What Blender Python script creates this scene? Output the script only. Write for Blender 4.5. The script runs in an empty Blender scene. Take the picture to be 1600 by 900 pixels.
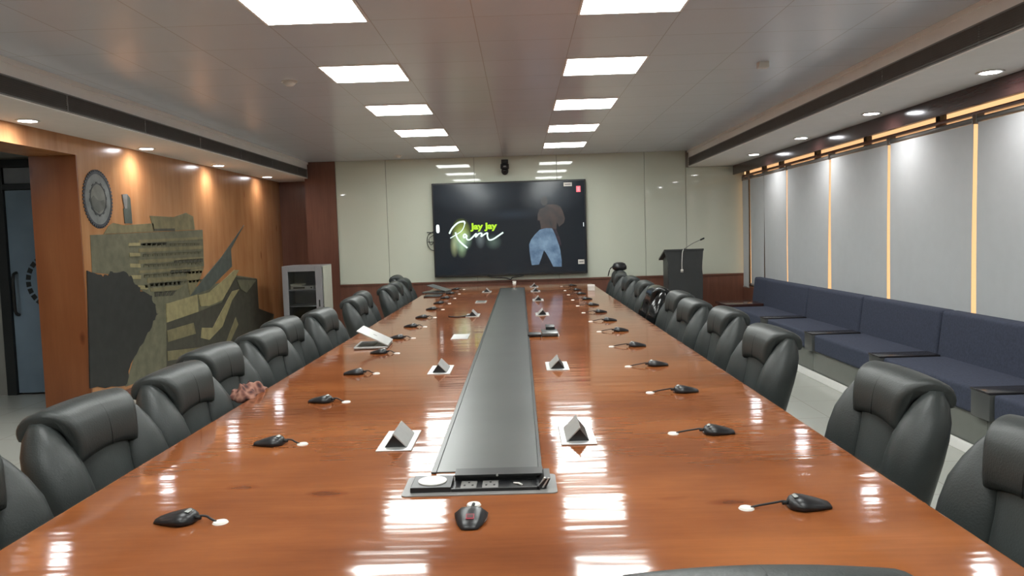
import bpy, bmesh, math, random
from mathutils import Vector, Matrix
PI = math.pi
S = bpy.context.scene
COL = S.collection

# ------------------------------------------------------------------ camera
cam_d = bpy.data.cameras.new('camera'); cam = bpy.data.objects.new('camera', cam_d); COL.objects.link(cam)
cam_d.sensor_width = 36.0; cam_d.lens = 36.0 * 1200 / 1600; cam_d.clip_start = 0.05
vy = Vector((12, 81, -1200)).normalized()
vx = Vector((1, 0.030, 0)); vx = (vx - vy * vx.dot(vy)).normalized()
vz = vx.cross(vy)
Rm = Matrix((vx, vy, vz)).to_4x4()
cam.matrix_world = Matrix.Translation((0, 0, 1.5)) @ Rm
S.camera = cam

# ------------------------------------------------------------------ world, exposure
w = bpy.data.worlds.new('world'); S.world = w; w.use_nodes = True
bg = w.node_tree.nodes['Background']
bg.inputs[0].default_value = (1.0, 0.56, 0.27, 1); bg.inputs[1].default_value = 0.75
S.view_settings.view_transform = 'Standard'; S.view_settings.look = 'None'
S.view_settings.gamma = 1.0; S.view_settings.use_curve_mapping = False
S.view_settings.exposure = 1.08
PANEL_L = 11.0      # ceiling panels
DOWN_L = 30.0       # downlight lens
DOWN_W = 7.5       # downlight beam, watts

# ------------------------------------------------------------------ helpers
def srgb(r, g, b):
    def c(u):
        u /= 255.0
        return u / 12.92 if u <= 0.04045 else ((u + 0.055) / 1.055) ** 2.4
    return (c(r), c(g), c(b), 1)

def newmat(name):
    m = bpy.data.materials.new(name); m.use_nodes = True
    return m, m.node_tree, m.node_tree.nodes['Principled BSDF']

def N(nt, t, **kw):
    n = nt.nodes.new(t)
    for k, v in kw.items(): setattr(n, k, v)
    return n

def coords(nt, scale=(1, 1, 1)):
    tc = N(nt, 'ShaderNodeTexCoord'); mp = N(nt, 'ShaderNodeMapping')
    nt.links.new(tc.outputs['Object'], mp.inputs['Vector'])
    mp.inputs['Scale'].default_value = scale
    return mp.outputs[0]

def noise(nt, vec, scale, detail=3, rough=0.55):
    n = N(nt, 'ShaderNodeTexNoise'); nt.links.new(vec, n.inputs['Vector'])
    n.inputs['Scale'].default_value = scale; n.inputs['Detail'].default_value = detail
    n.inputs['Roughness'].default_value = rough
    return n.outputs['Fac']

def ramp(nt, fac, stops):
    r = N(nt, 'ShaderNodeValToRGB'); nt.links.new(fac, r.inputs[0])
    e = r.color_ramp.elements
    while len(e) < len(stops): e.new(0.5)
    for i, (p, c) in enumerate(stops):
        e[i].position = p; e[i].color = c
    return r.outputs[0]

def bump(nt, b, h, strength, dist=0.01):
    n = N(nt, 'ShaderNodeBump'); nt.links.new(h, n.inputs['Height'])
    n.inputs['Strength'].default_value = strength; n.inputs['Distance'].default_value = dist
    nt.links.new(n.outputs[0], b.inputs['Normal'])

def plain(name, c, rough=0.5, metal=0.0, var=0.06, scale=8, spec=0.5, coat=0.0, bmp=0.0, bscale=200):
    m, nt, b = newmat(name)
    v = coords(nt)
    f = noise(nt, v, scale)
    d = [max(0, x * (1 - var)) for x in c[:3]] + [1]; l = [min(1, x * (1 + var)) for x in c[:3]] + [1]
    nt.links.new(ramp(nt, f, [(0.3, d), (0.7, l)]), b.inputs['Base Color'])
    b.inputs['Roughness'].default_value = rough; b.inputs['Metallic'].default_value = metal
    b.inputs['Specular IOR Level'].default_value = spec
    b.inputs['Coat Weight'].default_value = coat
    b.inputs['Coat Roughness'].default_value = 0.05
    if bmp: bump(nt, b, noise(nt, v, bscale, 2), bmp, 0.002)
    return m

def emis(name, c, s):
    m, nt, b = newmat(name)
    b.inputs['Base Color'].default_value = (0.8, 0.8, 0.8, 1) if s > 1.5 else (0.02, 0.02, 0.02, 1)
    b.inputs['Emission Color'].default_value = c; b.inputs['Emission Strength'].default_value = s
    return m

def wood(name, c1, c2, c3, axis='y', rough=0.12, knots=True, spec=0.5, ripple=0.0, st=5.0, fine=0.86):
    """varnished pine veneer; axis = grain direction"""
    m, nt, b = newmat(name)
    lo = .5 if st > 3 else .8
    g = {'x': (lo, st, st), 'y': (st, lo, st), 'z': (st, st, lo)}[axis]
    v = coords(nt, g)
    tc = coords(nt, (1, 1, 1))
    f1 = noise(nt, v, 1.3, 5, 0.6)
    f2 = noise(nt, tc, 1.1, 3, 0.5)
    mix = N(nt, 'ShaderNodeMath', operation='MULTIPLY_ADD')
    nt.links.new(f1, mix.inputs[0]); mix.inputs[1].default_value = 0.55
    m2 = N(nt, 'ShaderNodeMath', operation='MULTIPLY'); nt.links.new(f2, m2.inputs[0]); m2.inputs[1].default_value = 0.45
    nt.links.new(m2.outputs[0], mix.inputs[2])
    col = ramp(nt, mix.outputs[0], [(0.34, c1), (0.5, c2), (0.66, c3)])
    # fine grain lines
    g2 = {'x': (1, 30, 30), 'y': (30, 1, 30), 'z': (30, 30, 1)}[axis]
    fg = noise(nt, coords(nt, g2), 2.0, 3, 0.7)
    gr = ramp(nt, fg, [(0.35, (fine, fine, fine, 1)), (0.6, (1, 1, 1, 1))])
    mm = N(nt, 'ShaderNodeMixRGB', blend_type='MULTIPLY'); mm.inputs[0].default_value = 1
    nt.links.new(col, mm.inputs[1]); nt.links.new(gr, mm.inputs[2]); col = mm.outputs[0]
    if knots:
        ks = {'x': (0.7, 1.5, 1.5), 'y': (1.5, 0.7, 1.5), 'z': (1.5, 1.5, 0.7)}[axis]
        kv = coords(nt, ks)
        wob = N(nt, 'ShaderNodeMixRGB', blend_type='ADD'); wob.inputs[0].default_value = 0.05
        nn = N(nt, 'ShaderNodeTexNoise'); nt.links.new(kv, nn.inputs['Vector']); nn.inputs['Scale'].default_value = 9
        nt.links.new(kv, wob.inputs[1]); nt.links.new(nn.outputs['Color'], wob.inputs[2])
        vo = N(nt, 'ShaderNodeTexVoronoi'); vo.inputs['Scale'].default_value = 2.3
        nt.links.new(wob.outputs[0], vo.inputs['Vector'])
        kr = ramp(nt, vo.outputs['Distance'], [(0.035, (0.42, 0.30, 0.26, 1)), (0.075, (0.72, 0.60, 0.55, 1)), (0.12, (1, 1, 1, 1))])
        m3 = N(nt, 'ShaderNodeMixRGB', blend_type='MULTIPLY'); m3.inputs[0].default_value = 0.75
        nt.links.new(col, m3.inputs[1]); nt.links.new(kr, m3.inputs[2]); col = m3.outputs[0]
    nt.links.new(col, b.inputs['Base Color'])
    b.inputs['Roughness'].default_value = rough; b.inputs['Specular IOR Level'].default_value = spec
    if ripple:
        rv = coords(nt, (0.8, 5.0, 1))
        bump(nt, b, noise(nt, rv, 2.0, 2, 0.5), ripple, 0.01)
    return m

# ------------------------------------------------------------------ mesh helpers
def link(name, bm, m, parent=None, smooth=False, loc=None):
    me = bpy.data.meshes.new(name); bm.normal_update(); bm.to_mesh(me); bm.free()
    for mm in (m if isinstance(m, (list, tuple)) else [m]): me.materials.append(mm)
    if smooth:
        for p in me.polygons: p.use_smooth = True
    o = bpy.data.objects.new(name, me); COL.objects.link(o)
    if parent: o.parent = parent
    if loc: o.location = loc
    return o

def B(): return bmesh.new()

def box(bm, x0, x1, y0, y1, z0, z1, bev=0.0, seg=2, mi=0):
    r = bmesh.ops.create_cube(bm, size=1.0)
    vs = r['verts']
    for v in vs:
        v.co = Vector((x0 + (v.co.x + .5) * (x1 - x0), y0 + (v.co.y + .5) * (y1 - y0), z0 + (v.co.z + .5) * (z1 - z0)))
    fs = set(f for v in vs for f in v.link_faces)
    for f in fs: f.material_index = mi
    if bev:
        es = list(set(e for v in vs for e in v.link_edges))
        rr = bmesh.ops.bevel(bm, geom=es, offset=bev, segments=seg, profile=0.6, affect='EDGES')
        for f in rr['faces']: f.material_index = mi
        vs = list(set(v for f in rr['faces'] for v in f.verts))
    return vs

def prism(bm, pts, fn, mi=0):
    """pts: 2D outline; fn(p, side) -> Vector for side 0/1; closed solid"""
    a = [bm.verts.new(fn(p, 0)) for p in pts]; b = [bm.verts.new(fn(p, 1)) for p in pts]
    n = len(pts)
    fs = [bm.faces.new(a[::-1]), bm.faces.new(b)]
    for i in range(n):
        fs.append(bm.faces.new([a[i], a[(i + 1) % n], b[(i + 1) % n], b[i]]))
    bmesh.ops.recalc_face_normals(bm, faces=fs)
    for f in fs: f.material_index = mi
    return a + b

def cyl(bm, c, r, h, n=24, r2=None, axis='z', mi=0, bev=0):
    res = bmesh.ops.create_cone(bm, cap_ends=True, segments=n, radius1=r, radius2=r if r2 is None else r2, depth=h)
    vs = res['verts']
    R = {'z': Matrix.Identity(3), 'x': Matrix.Rotation(PI / 2, 3, 'Y'), 'y': Matrix.Rotation(-PI / 2, 3, 'X')}[axis]
    for v in vs: v.co = R @ v.co + Vector(c)
    for f in set(f for v in vs for f in v.link_faces): f.material_index = mi
    return vs

def rings(bm, R, closed_caps=True, mi=0):
    """R: list of rings (lists of Vector, same length) joined by quads with fan caps"""
    V = [[bm.verts.new(p) for p in r] for r in R]; n = len(R[0]); fs = []
    for i in range(len(V) - 1):
        for j in range(n):
            fs.append(bm.faces.new([V[i][j], V[i][(j + 1) % n], V[i + 1][(j + 1) % n], V[i + 1][j]]))
    if closed_caps:
        fs.append(bm.faces.new(V[0][::-1])); fs.append(bm.faces.new(V[-1]))
    bmesh.ops.recalc_face_normals(bm, faces=fs)
    for f in fs: f.material_index = mi

def sup(c, u, v, a, b, n=20, e=2.6):
    """superellipse ring centre c, axes u,v, radii a,b"""
    out = []
    for i in range(n):
        t = 2 * PI * i / n; ct, st = math.cos(t), math.sin(t)
        x = a * math.copysign(abs(ct) ** (2 / e), ct); y = b * math.copysign(abs(st) ** (2 / e), st)
        out.append(Vector(c) + Vector(u) * x + Vector(v) * y)
    return out

def tube(bm, pts, r, n=8, mi=0):
    pts = [Vector(p) for p in pts]; R = []
    for i, p in enumerate(pts):
        t = (pts[min(i + 1, len(pts) - 1)] - pts[max(i - 1, 0)]).normalized()
        up = Vector((0, 0, 1)) if abs(t.z) < 0.9 else Vector((1, 0, 0))
        u = t.cross(up).normalized(); v = u.cross(t)
        R.append([p + (u * math.cos(2 * PI * k / n) + v * math.sin(2 * PI * k / n)) * r for k in range(n)])
    rings(bm, R, mi=mi)

def spline(pts, k=6):
    P = [Vector(p) for p in pts]; out = []
    for i in range(len(P) - 1):
        a, b, c, d = P[max(i - 1, 0)], P[i], P[i + 1], P[min(i + 2, len(P) - 1)]
        for s in range(k):
            t = s / k
            out.append(0.5 * ((2 * b) + (c - a) * t + (2 * a - 5 * b + 4 * c - d) * t * t + (-a + 3 * b - 3 * c + d) * t ** 3))
    out.append(P[-1]); return out

def empty(name, label, cat, loc=(0, 0, 0), rz=0, group=None):
    o = bpy.data.objects.new(name, None); COL.objects.link(o); o.empty_display_size = 0.1
    o.location = loc; o.rotation_euler = (0, 0, rz); o['label'] = label; o['category'] = cat
    if group: o['group'] = group
    return o

def tag(o, label, cat, group=None):
    o['label'] = label; o['category'] = cat
    if group: o['group'] = group
    return o

def struct(name, bm, m, parent=None, smooth=False):
    o = link(name, bm, m, parent, smooth)
    if not parent: o['kind'] = 'structure'
    return o

def dup(o, parent=None):
    c = o.copy(); COL.objects.link(c)
    if parent: c.parent = parent
    for ch in list(o.children): dup(ch, c)
    return c
ORD = ['first', 'second', 'third', 'fourth', 'fifth', 'sixth', 'seventh', 'eighth', 'ninth', 'tenth', 'eleventh', 'twelfth', 'thirteenth', 'fourteenth']

# ------------------------------------------------------------------ materials
M = {}
M['table'] = wood('varnished_table_pine', srgb(110, 60, 32), srgb(134, 77, 42), srgb(156, 94, 52), 'x', 0.085, ripple=0.16, st=2.4, fine=0.93, spec=0.42)
M['wood_z'] = wood('varnished_wall_pine', srgb(166, 112, 72), srgb(184, 130, 86), srgb(196, 144, 98), 'z', 0.24, fine=0.94)
M['wood_red'] = wood('reddish_veneer', srgb(104, 66, 54), srgb(116, 76, 62), srgb(128, 86, 70), 'z', 0.3, knots=False)
M['wood_jamb'] = wood('orange_pine_jamb', srgb(128, 76, 46), srgb(142, 86, 52), srgb(152, 96, 60), 'z', 0.3, fine=0.95)
M['valance'] = wood('dark_plum_wood', srgb(52, 34, 34), srgb(66, 44, 42), srgb(76, 52, 48), 'y', 0.16, knots=False)
M['white'] = plain('matt_white_paint', srgb(236, 234, 230), 0.6, var=0.02)
M['wall_paint'] = plain('grey_wall_paint', srgb(150, 148, 140), 0.7, var=0.03)
M['black'] = plain('black_plastic', srgb(28, 28, 30), 0.35, var=0.1)
M['rubber'] = plain('black_rubber', srgb(20, 20, 21), 0.6)
M['metal'] = plain('brushed_aluminium', srgb(190, 190, 188), 0.35, metal=0.6, var=0.04, scale=40)
M['chrome'] = plain('polished_steel', srgb(200, 200, 200), 0.15, metal=1.0, var=0.02)
M['leather'] = plain('black_leather', srgb(47, 51, 50), 0.42, var=0.10, scale=14, bmp=0.35, bscale=160, spec=0.4)
M['leather2'] = plain('black_leather_panel', srgb(54, 58, 57), 0.5, spec=0.4, var=0.10, scale=14, bmp=0.35, bscale=160)
M['shrink'] = plain('glossy_black_vinyl', srgb(24, 26, 26), 0.12, var=0.1, bmp=0.6, bscale=30)
M['navy'] = plain('navy_upholstery', srgb(64, 69, 84), 0.9, var=0.16, scale=60, spec=0.2, bmp=0.5, bscale=260)
M['plinth'] = plain('grey_plinth_laminate', srgb(112, 114, 108), 0.35, var=0.04)
M['tray'] = plain('dark_laminate', srgb(46, 44, 46), 0.18, var=0.1)
M['strip'] = plain('charcoal_laminate', srgb(78, 80, 79), 0.30, var=0.12, scale=3)
M['frame'] = plain('dark_frame', srgb(44, 46, 46), 0.3)
M['grey'] = plain('warm_grey_metal', srgb(118, 116, 114), 0.4, metal=0.0)
M['shade'] = plain('grey_blind_fabric', srgb(189, 193, 195), 0.75, var=0.02, bmp=0.2, bscale=400)
M['rack'] = plain('grey_steel_cabinet', srgb(150, 150, 154), 0.4, metal=0.2, var=0.03)
M['rack_side'] = plain('cream_steel_cabinet', srgb(200, 200, 186), 0.45, var=0.03)
M['podium'] = plain('dark_podium_laminate', srgb(56, 58, 58), 0.45, var=0.08)
M['detector'] = plain('white_plastic', srgb(215, 212, 205), 0.4, var=0.02)
M['panel'] = emis('panel_diffuser', (0.96, 1.0, 0.97, 1), PANEL_L)
M['down'] = emis('downlight_lens', (0.95, 0.96, 1.0, 1), DOWN_L)

def glass(name, col, rough=0.0, trans=1.0):
    m, nt, b = newmat(name)
    b.inputs['Base Color'].default_value = col; b.inputs['Transmission Weight'].default_value = trans
    b.inputs['Roughness'].default_value = rough; b.inputs['IOR'].default_value = 1.45
    return m
M['win'] = glass('window_glass', (0.95, 0.93, 0.9, 1), 0.0)
M['frost'] = plain('frosted_blue_glass', srgb(128, 146, 160), 0.3, var=0.14, scale=2)
M['smoked'] = glass('smoked_glass', (0.8, 0.82, 0.84, 1), 0.02)

# floor: glossy pale tiles
m, nt, b = newmat('pale_floor_tile')
v = coords(nt)
bt = N(nt, 'ShaderNodeTexBrick'); nt.links.new(v, bt.inputs['Vector']); bt.offset = 0
bt.inputs['Color1'].default_value = srgb(178, 180, 172); bt.inputs['Color2'].default_value = srgb(175, 177, 169)
bt.inputs['Mortar'].default_value = srgb(150, 147, 138); bt.inputs['Scale'].default_value = 1.0
bt.inputs['Brick Width'].default_value = 0.6; bt.inputs['Row Height'].default_value = 0.6; bt.inputs['Mortar Size'].default_value = 0.003
nt.links.new(bt.outputs['Color'], b.inputs['Base Color']); b.inputs['Roughness'].default_value = 0.22
M['floor'] = m

# ceiling: satin metal lay-in tiles with faint joints
m, nt, b = newmat('satin_ceiling_tile')
tc = N(nt, 'ShaderNodeTexCoord'); mp = N(nt, 'ShaderNodeMapping'); nt.links.new(tc.outputs['Object'], mp.inputs['Vector'])
mp.inputs['Location'].default_value = (1.44, -4.56, 0)
bt = N(nt, 'ShaderNodeTexBrick'); nt.links.new(mp.outputs[0], bt.inputs['Vector']); bt.offset = 0
bt.inputs['Color1'].default_value = srgb(208, 216, 226); bt.inputs['Color2'].default_value = srgb(211, 219, 229)
bt.inputs['Mortar'].default_value = srgb(180, 178, 180); bt.inputs['Scale'].default_value = 1.0
bt.inputs['Brick Width'].default_value = 0.605; bt.inputs['Row Height'].default_value = 0.565; bt.inputs['Mortar Size'].default_value = 0.003
bt.inputs['Mortar Smooth'].default_value = 0.3
nt.links.new(bt.outputs['Color'], b.inputs['Base Color']); b.inputs['Roughness'].default_value = 0.24
bump(nt, b, noise(nt, coords(nt), 1.6, 2), 0.25, 0.02)
M['ceiling'] = m

# back wall: back-painted pale glass panels
m, nt, b = newmat('cream_lacquered_glass')
v = coords(nt)
nt.links.new(ramp(nt, noise(nt, v, 1.2), [(0.3, srgb(204, 208, 192)), (0.7, srgb(208, 212, 197))]), b.inputs['Base Color'])
b.inputs['Roughness'].default_value = 0.03; b.inputs['Specular IOR Level'].default_value = 0.5
M['cream_glass'] = m

# cloth
m, nt, b = newmat('patterned_pink_cloth')
vo = N(nt, 'ShaderNodeTexVoronoi'); nt.links.new(coords(nt), vo.inputs['Vector']); vo.inputs['Scale'].default_value = 28
nt.links.new(ramp(nt, vo.outputs['Distance'], [(0.2, srgb(58, 34, 32)), (0.42, srgb(108, 66, 56)), (0.7, srgb(150, 108, 92))]), b.inputs['Base Color'])
b.inputs['Roughness'].default_value = 0.9
M['cloth'] = m
# ================================================================== SETTING
XL, XR, YB, YN, ZC, ZS = -4.0, 3.56, 12.4, -2.6, 2.78, 2.52
bm = B(); box(bm, -7.2, 4.0, YN - .1, 13.1, -0.1, 0.0); struct('floor', bm, M['floor'])
bm = B(); box(bm, -3.37, 2.72, YN, YB + .02, ZC, ZC + .08); struct('ceiling', bm, M['ceiling'])
# side soffits with a rebate for the long air grilles
bm = B()
box(bm, -4.6, -3.37, YN, 13.0, ZS, ZS + .012); box(bm, -3.39, -3.37, YN, YB - .02, 2.665, ZC + .08)
box(bm, -3.355, -3.37, YN, YB - .02, 2.745, ZC); box(bm, -3.39, -3.37, YB - .06, 13.0, ZS, ZC + .08)
box(bm, -4.6, -3.5, YN, 13.0, ZC, ZC + .08); box(bm, -3.5, -3.37, YN, 13.0, 2.79, ZC + .08)
struct('ceiling_soffit_left', bm, M['white'])
bm = B()
box(bm, 2.72, 3.9, YN, YB, ZS, ZS + .012); box(bm, 2.72, 2.74, YN, YB, 2.665, ZC + .08)
box(bm, 2.705, 2.72, YN, YB, 2.745, ZC); box(bm, 2.72, 2.74, YB - .06, YB, ZS, ZC + .08)
box(bm, 2.74, 3.9, YN, YB, ZC, ZC + .08)
struct('ceiling_soffit_right', bm, M['white'])

# left wall with the doorway to the lobby
bm = B()
box(bm, XL - .1, XL, 7.0, 13.0, 0, ZS)
struct('wall_left', bm, M['wood_z'])
bm = B(); box(bm, XL - .43, XL, 4.6, 7.0, 2.355, ZS); struct('trim_1', bm, M['wood_z'])
bm = B(); box(bm, XL - .43, XL - .001, 6.98, 7.003, 0, 2.355); struct('trim_2', bm, M['wood_jamb'])
bm = B(); box(bm, XL - .43, XL, YN, 4.6, 0, ZS); struct('wall_left_near', bm, M['wood_z'])
# lobby beyond the doorway
bm = B(); box(bm, -7.2, -7.1, YN, 8.1, 0, 2.5); box(bm, -7.1, XL - .43, 2.0, 2.1, 0, 2.5); struct('wall_lobby', bm, M['wall_paint'])
bm = B(); box(bm, -7.1, -5.39, 7.9, 8.0, 0, 2.5); box(bm, -5.39, -4.1, 7.9, 8.0, 2.44, 2.5); box(bm, -4.2, -4.1, 7.9, 8.0, 0, 2.5); box(bm, -5.6, -4.1, 8.0, 8.06, -.05, 2.5)  # last box: added unseen backing, blocks outside light leaking around the door
struct('wall_lobby_back', bm, M['wall_paint'])
bm = B(); box(bm, -7.2, XL - .40, 2.0, 8.1, 2.46, 2.52); struct('ceiling_lobby', bm, M['wall_paint'])
dr = empty('door_1', 'frosted glass door', 'door', (-4.8, 7.9, 0)); del dr['category']; del dr['label']; dr['kind'] = 'structure'
bm = B()
for q in ((-.59, -.49, 0, 2.44), (.5, .6, 0, 2.44)): box(bm, q[0], q[1], -.03, .06, q[2], q[3], .004)
box(bm, -.49, .5, -.03, .06, 2.36, 2.44, .004); box(bm, -.49, .5, -.03, .06, 2.13, 2.19, .004)
link('door_frame', bm, M['frame'], dr)
bm = B(); box(bm, -.485, .495, .0, .012, .02, 2.125); link('door_leaf', bm, M['frost'], dr)
bm = B(); box(bm, -.485, .495, .0, .012, 2.195, 2.355); link('transom_pane', bm, plain('grey_transom', srgb(150, 152, 156), .3), dr)
bm = B(); tube(bm, spline([(-.42, -.005, .84), (-.43, -.05, .88), (-.43, -.055, 1.05), (-.43, -.05, 1.24), (-.42, -.005, 1.28)], 5), .016)
link('door_handle', bm, M['frame'], dr, True)
def gear(bm, c, r0, r1, y, n=26, th=.003):
    cx, cz = c
    for k in range(n):
        a0 = 2 * PI * k / n; a1 = a0 + 2 * PI / n * .72
        pts = [(cx + r * math.cos(a), cz + r * math.sin(a)) for r, a in ((r0, a0), (r1, a0), (r1, a1), (r0, a1))]
        prism(bm, pts, lambda p, s: Vector((p[0], y - th * s, p[1])))
bm = B(); gear(bm, (-.03, 1.18), .25, .30, -.001, 24); o = link('door_emblem', bm, M['frame'], dr)

# back wall
bm = B(); box(bm, -3.42, -2.93, YB - .03, YB + .1, 0, ZC); box(bm, -4.1, -3.38, 12.9, 13.0, 0, ZS); box(bm, -3.42, -3.36, YB, 12.95, 0, ZC)
struct('wall_back_left', bm, M['wood_red'])
bm = B(); box(bm, -2.93, XR + .06, YB + .015, YB + .1, 0, ZC + .05); struct('wall_back', bm, M['wall_paint'])
bm = B(); box(bm, -2.93, XR + .06, YB - .02, YB + .014, 0, .775); box(bm, -2.93, XR + .06, YB - .035, YB, .775, .80, .004)
struct('trim_3', bm, M['wood_red'])
seams = [-2.93, -2.12, -.7, .62, 2.02, 2.68, 3.62]
for i in range(6):
    bm = B(); box(bm, seams[i] + .003, seams[i + 1] - .003, YB - .006, YB + .014, .802, ZC - (.0 if i < 5 else .265), .0015, 1)
    o = link('glass_wall_panel', bm, M['cream_glass'])
    tag(o, ['cream glossy glass wall panel at the wooden pillar', 'cream glass wall panel just left of the screen, partly behind it', 'cream glass wall panel under the middle of the screen',
            'cream glass wall panel behind the right edge of the screen', 'cream glass wall panel behind the lectern', 'cream glass wall panel in the corner beside the windows'][i], 'wall panel', 'cream glass panels on the back wall')
# near wall behind the camera
bm = B(); box(bm, -4.43, 4.0, YN - .1, YN, 0, ZC); struct('wall_near', bm, M['wall_paint'])

# window wall
bm = B(); box(bm, XR + .10, XR + .3, YN, YB + .1, 0, .60); box(bm, XR + .10, XR + .3, YN, YB + .1, 2.47, ZC)
box(bm, XR + .02, XR + .14, 11.32, YB + .02, .0, .60)
struct('wall_right', bm, M['wood_red'])
mull = [-2.6, -1.2, .2, 1.6, 3.0, 4.35, 5.4, 6.75, 8.15, 9.5, 10.8, 11.55, 12.4]
for i in range(len(mull) - 1):
    y0, y1 = mull[i], mull[i + 1]
    we = bpy.data.objects.new('window_%d' % (i + 1), None); COL.objects.link(we); we.location = (XR + .078, (y0 + y1) / 2, .6); we['kind'] = 'structure'
    h = (y1 - y0) / 2
    bm = B()
    for q in ((-h, -h + .035), (h - .035, h)): box(bm, 0, .06, q[0], q[1], 0, 1.87)
    box(bm, 0, .06, -h, h, 0, .04); box(bm, 0, .06, -h, h, 1.83, 1.87)
    link('window_frame', bm, M['frame'], we)
    bm = B(); box(bm, .025, .031, -h + .035, h - .035, .04, 1.83); link('window_pane', bm, M['win'], we)
# rail over the blinds and the valance
bm = B(); box(bm, XR + .02, XR + .07, YN, YB, 2.335, 2.365, .004); struct('trim_4', bm, M['wood_red'])
bm = B(); box(bm, 3.43, 3.46, YN, YB - .01, 2.375, ZS, .004); struct('trim_5', bm, M['valance'])
bm = B(); box(bm, 2.87, 2.89, 3.3, 11.2, 0, .07, .004); struct('baseboard_right', bm, M['white'])
bm = B(); box(bm, XL, XL + .012, 7.02, 12.9, 0, .08, .003); struct('baseboard_left', bm, M['wood_red'])

# ================================================================== AIR GRILLES
def grille(x, s, label):
    g = empty('air_grille', label, 'air grille', (x, YN, 2.53))
    L = YB - .07 - YN
    bm = B(); box(bm, -.006, .012, 0, L, 0, .008); box(bm, -.006, .012, 0, L, .125, .135)
    for k in range(int(L / 1.2) + 1):
        box(bm, -.005, .012, k * 1.2, k * 1.2 + .014, .008, .125)
    link('grille_frame', bm, M['grey'], g)
    bm = B()
    for k in range(8):
        z = .012 + k * .0142
        prism(bm, [(-.004, z), (.002, z), (.016, z + .008), (.010, z + .008)], lambda p, t: Vector((p[0] * s, t * L, p[1])))
    link('grille_slats', bm, M['grey'], g)
    bm = B(); box(bm, min(-.03 * s, -.04 * s), max(-.03 * s, -.04 * s), 0, L, -.002, .14); link('grille_backing', bm, M['frame'], g)
grille(-3.372, 1, 'long dark grey slatted air grille above the mural wall')
grille(2.722, -1, 'long dark grey slatted air grille above the window blinds')

# ================================================================== LIGHTS
rowy = [11.04, 9.34, 7.66, 5.97, 4.27, 2.58, .89, -.8]
rown = ['nearest the back wall', 'second from the back wall', 'third from the back wall', 'fourth from the back wall', 'cut by the top of the frame', 'above the near table end', 'above the camera', 'behind the camera']
def panel_proto():
    t = empty('ceiling_light', 'x', 'ceiling light')
    bm = B()
    for a in ((-.3, -.287, -.285, .285), (.287, .3, -.285, .285)): box(bm, a[0], a[1], a[2], a[3], -.009, .0)
    for a in ((-.3, .3, -.298, -.285), (-.3, .3, .285, .298)): box(bm, a[0], a[1], a[2], a[3], -.009, .0)
    link('light_frame', bm, M['white'], t)
    bm = B(); box(bm, -.287, .287, -.285, .285, -.006, -.001); link('light_diffuser', bm, M['panel'], t)
    return t
pp = None
for sd, x in (('mural side', -1.14), ('window side', .675)):
    for y, nm in zip(rowy, rown):
        o = dup(pp) if pp else panel_proto()
        pp = pp or o
        o.location = (x, y, ZC); o['label'] = 'lit square ceiling panel in the %s row, %s' % (sd, nm); o['group'] = 'square ceiling light panels'
def down_proto():
    t = empty('downlight', 'x', 'downlight')
    bm = B()
    R = []
    for r, z in ((.062, 0), (.084, -.001), (.088, -.005), (.082, -.010), (.066, -.009), (.062, -.004)):
        R.append([Vector((r * math.cos(2 * PI * k / 28), r * math.sin(2 * PI * k / 28), z)) for k in range(28)])
    R.append(R[0]); rings(bm, R, closed_caps=False); link('downlight_ring', bm, M['white'], t, True)
    bm = B(); cyl(bm, (0, 0, -.006), .062, .004, 28); link('downlight_lens', bm, M['down'], t)
    return t
dp = None
LY = [11.77, 9.87, 7.97, 6.05, 4.12, 2.2, .3]; RY = [10.62, 8.86, 7.11, 5.34, 3.58, 1.82, .06]
for sd, x, ys in (('over the mural wall', -3.825, LY), ('beside the window valance', 3.23, RY)):
    for i, y in enumerate(ys):
        o = dup(dp) if dp else down_proto()
        dp = dp or o
        o.location = (x, y, ZS); o['group'] = 'round soffit downlights'
        o['label'] = 'round lit downlight %s, %s from the back wall' % (sd, ORD[i])
        ld = bpy.data.lights.new('downlight_beam', 'SPOT'); ld.energy = DOWN_W; ld.spot_size = math.radians(158); ld.spot_blend = 1.0
        ld.shadow_soft_size = .055; ld.color = (1.0, .95, .9)
        lo = bpy.data.objects.new('downlight_beam', ld); COL.objects.link(lo); lo.parent = o; lo.location = (0, 0, -.02)
lobby_fill = empty('ceiling_light', 'added unseen fill light panel in the lobby beyond the doorway', 'ceiling light', (-5.7, 5.6, 2.46))  # added fill panel, out of view, brightens the lobby and its door
bm = B(); box(bm, -.3, .3, -.3, .3, -.012, 0, .003, 1); link('light_frame', bm, M['white'], lobby_fill)
bm = B(); box(bm, -.28, .28, -.28, .28, -.016, -.0121); link('light_diffuser', bm, emis('lobby_fill_diffuser', (.85, .93, 1, 1), 6.0), lobby_fill)
# detectors
def detector(x, y, label, r=.05):
    t = empty('smoke_detector', label, 'smoke detector', (x, y, ZC))
    bm = B(); R = []
    for rr, z in ((r, 0), (r, -.012), (r * .9, -.022), (r * .55, -.036), (r * .1, -.04)):
        R.append([Vector((rr * math.cos(2 * PI * k / 24), rr * math.sin(2 * PI * k / 24), z)) for k in range(24)])
    rings(bm, R); link('detector_dome', bm, M['detector'], t, True)
    bm = B(); cyl(bm, (0, 0, -.004), r * 1.25, .008, 24); link('detector_base', bm, M['detector'], t)
detector(-1.79, 6.17, 'small white domed detector on the ceiling left of the lit panels')
detector(-1.8, 11.75, 'tiny white detector on the ceiling near the wooden pillar', .04)
bm = B(); box(bm, 1.87, 1.95, 6.0, 6.07, ZC - .045, ZC, .006); tag(link('ceiling_sensor', bm, M['detector']), 'small grey box sensor on the ceiling right of the lit panels', 'sensor')

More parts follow.
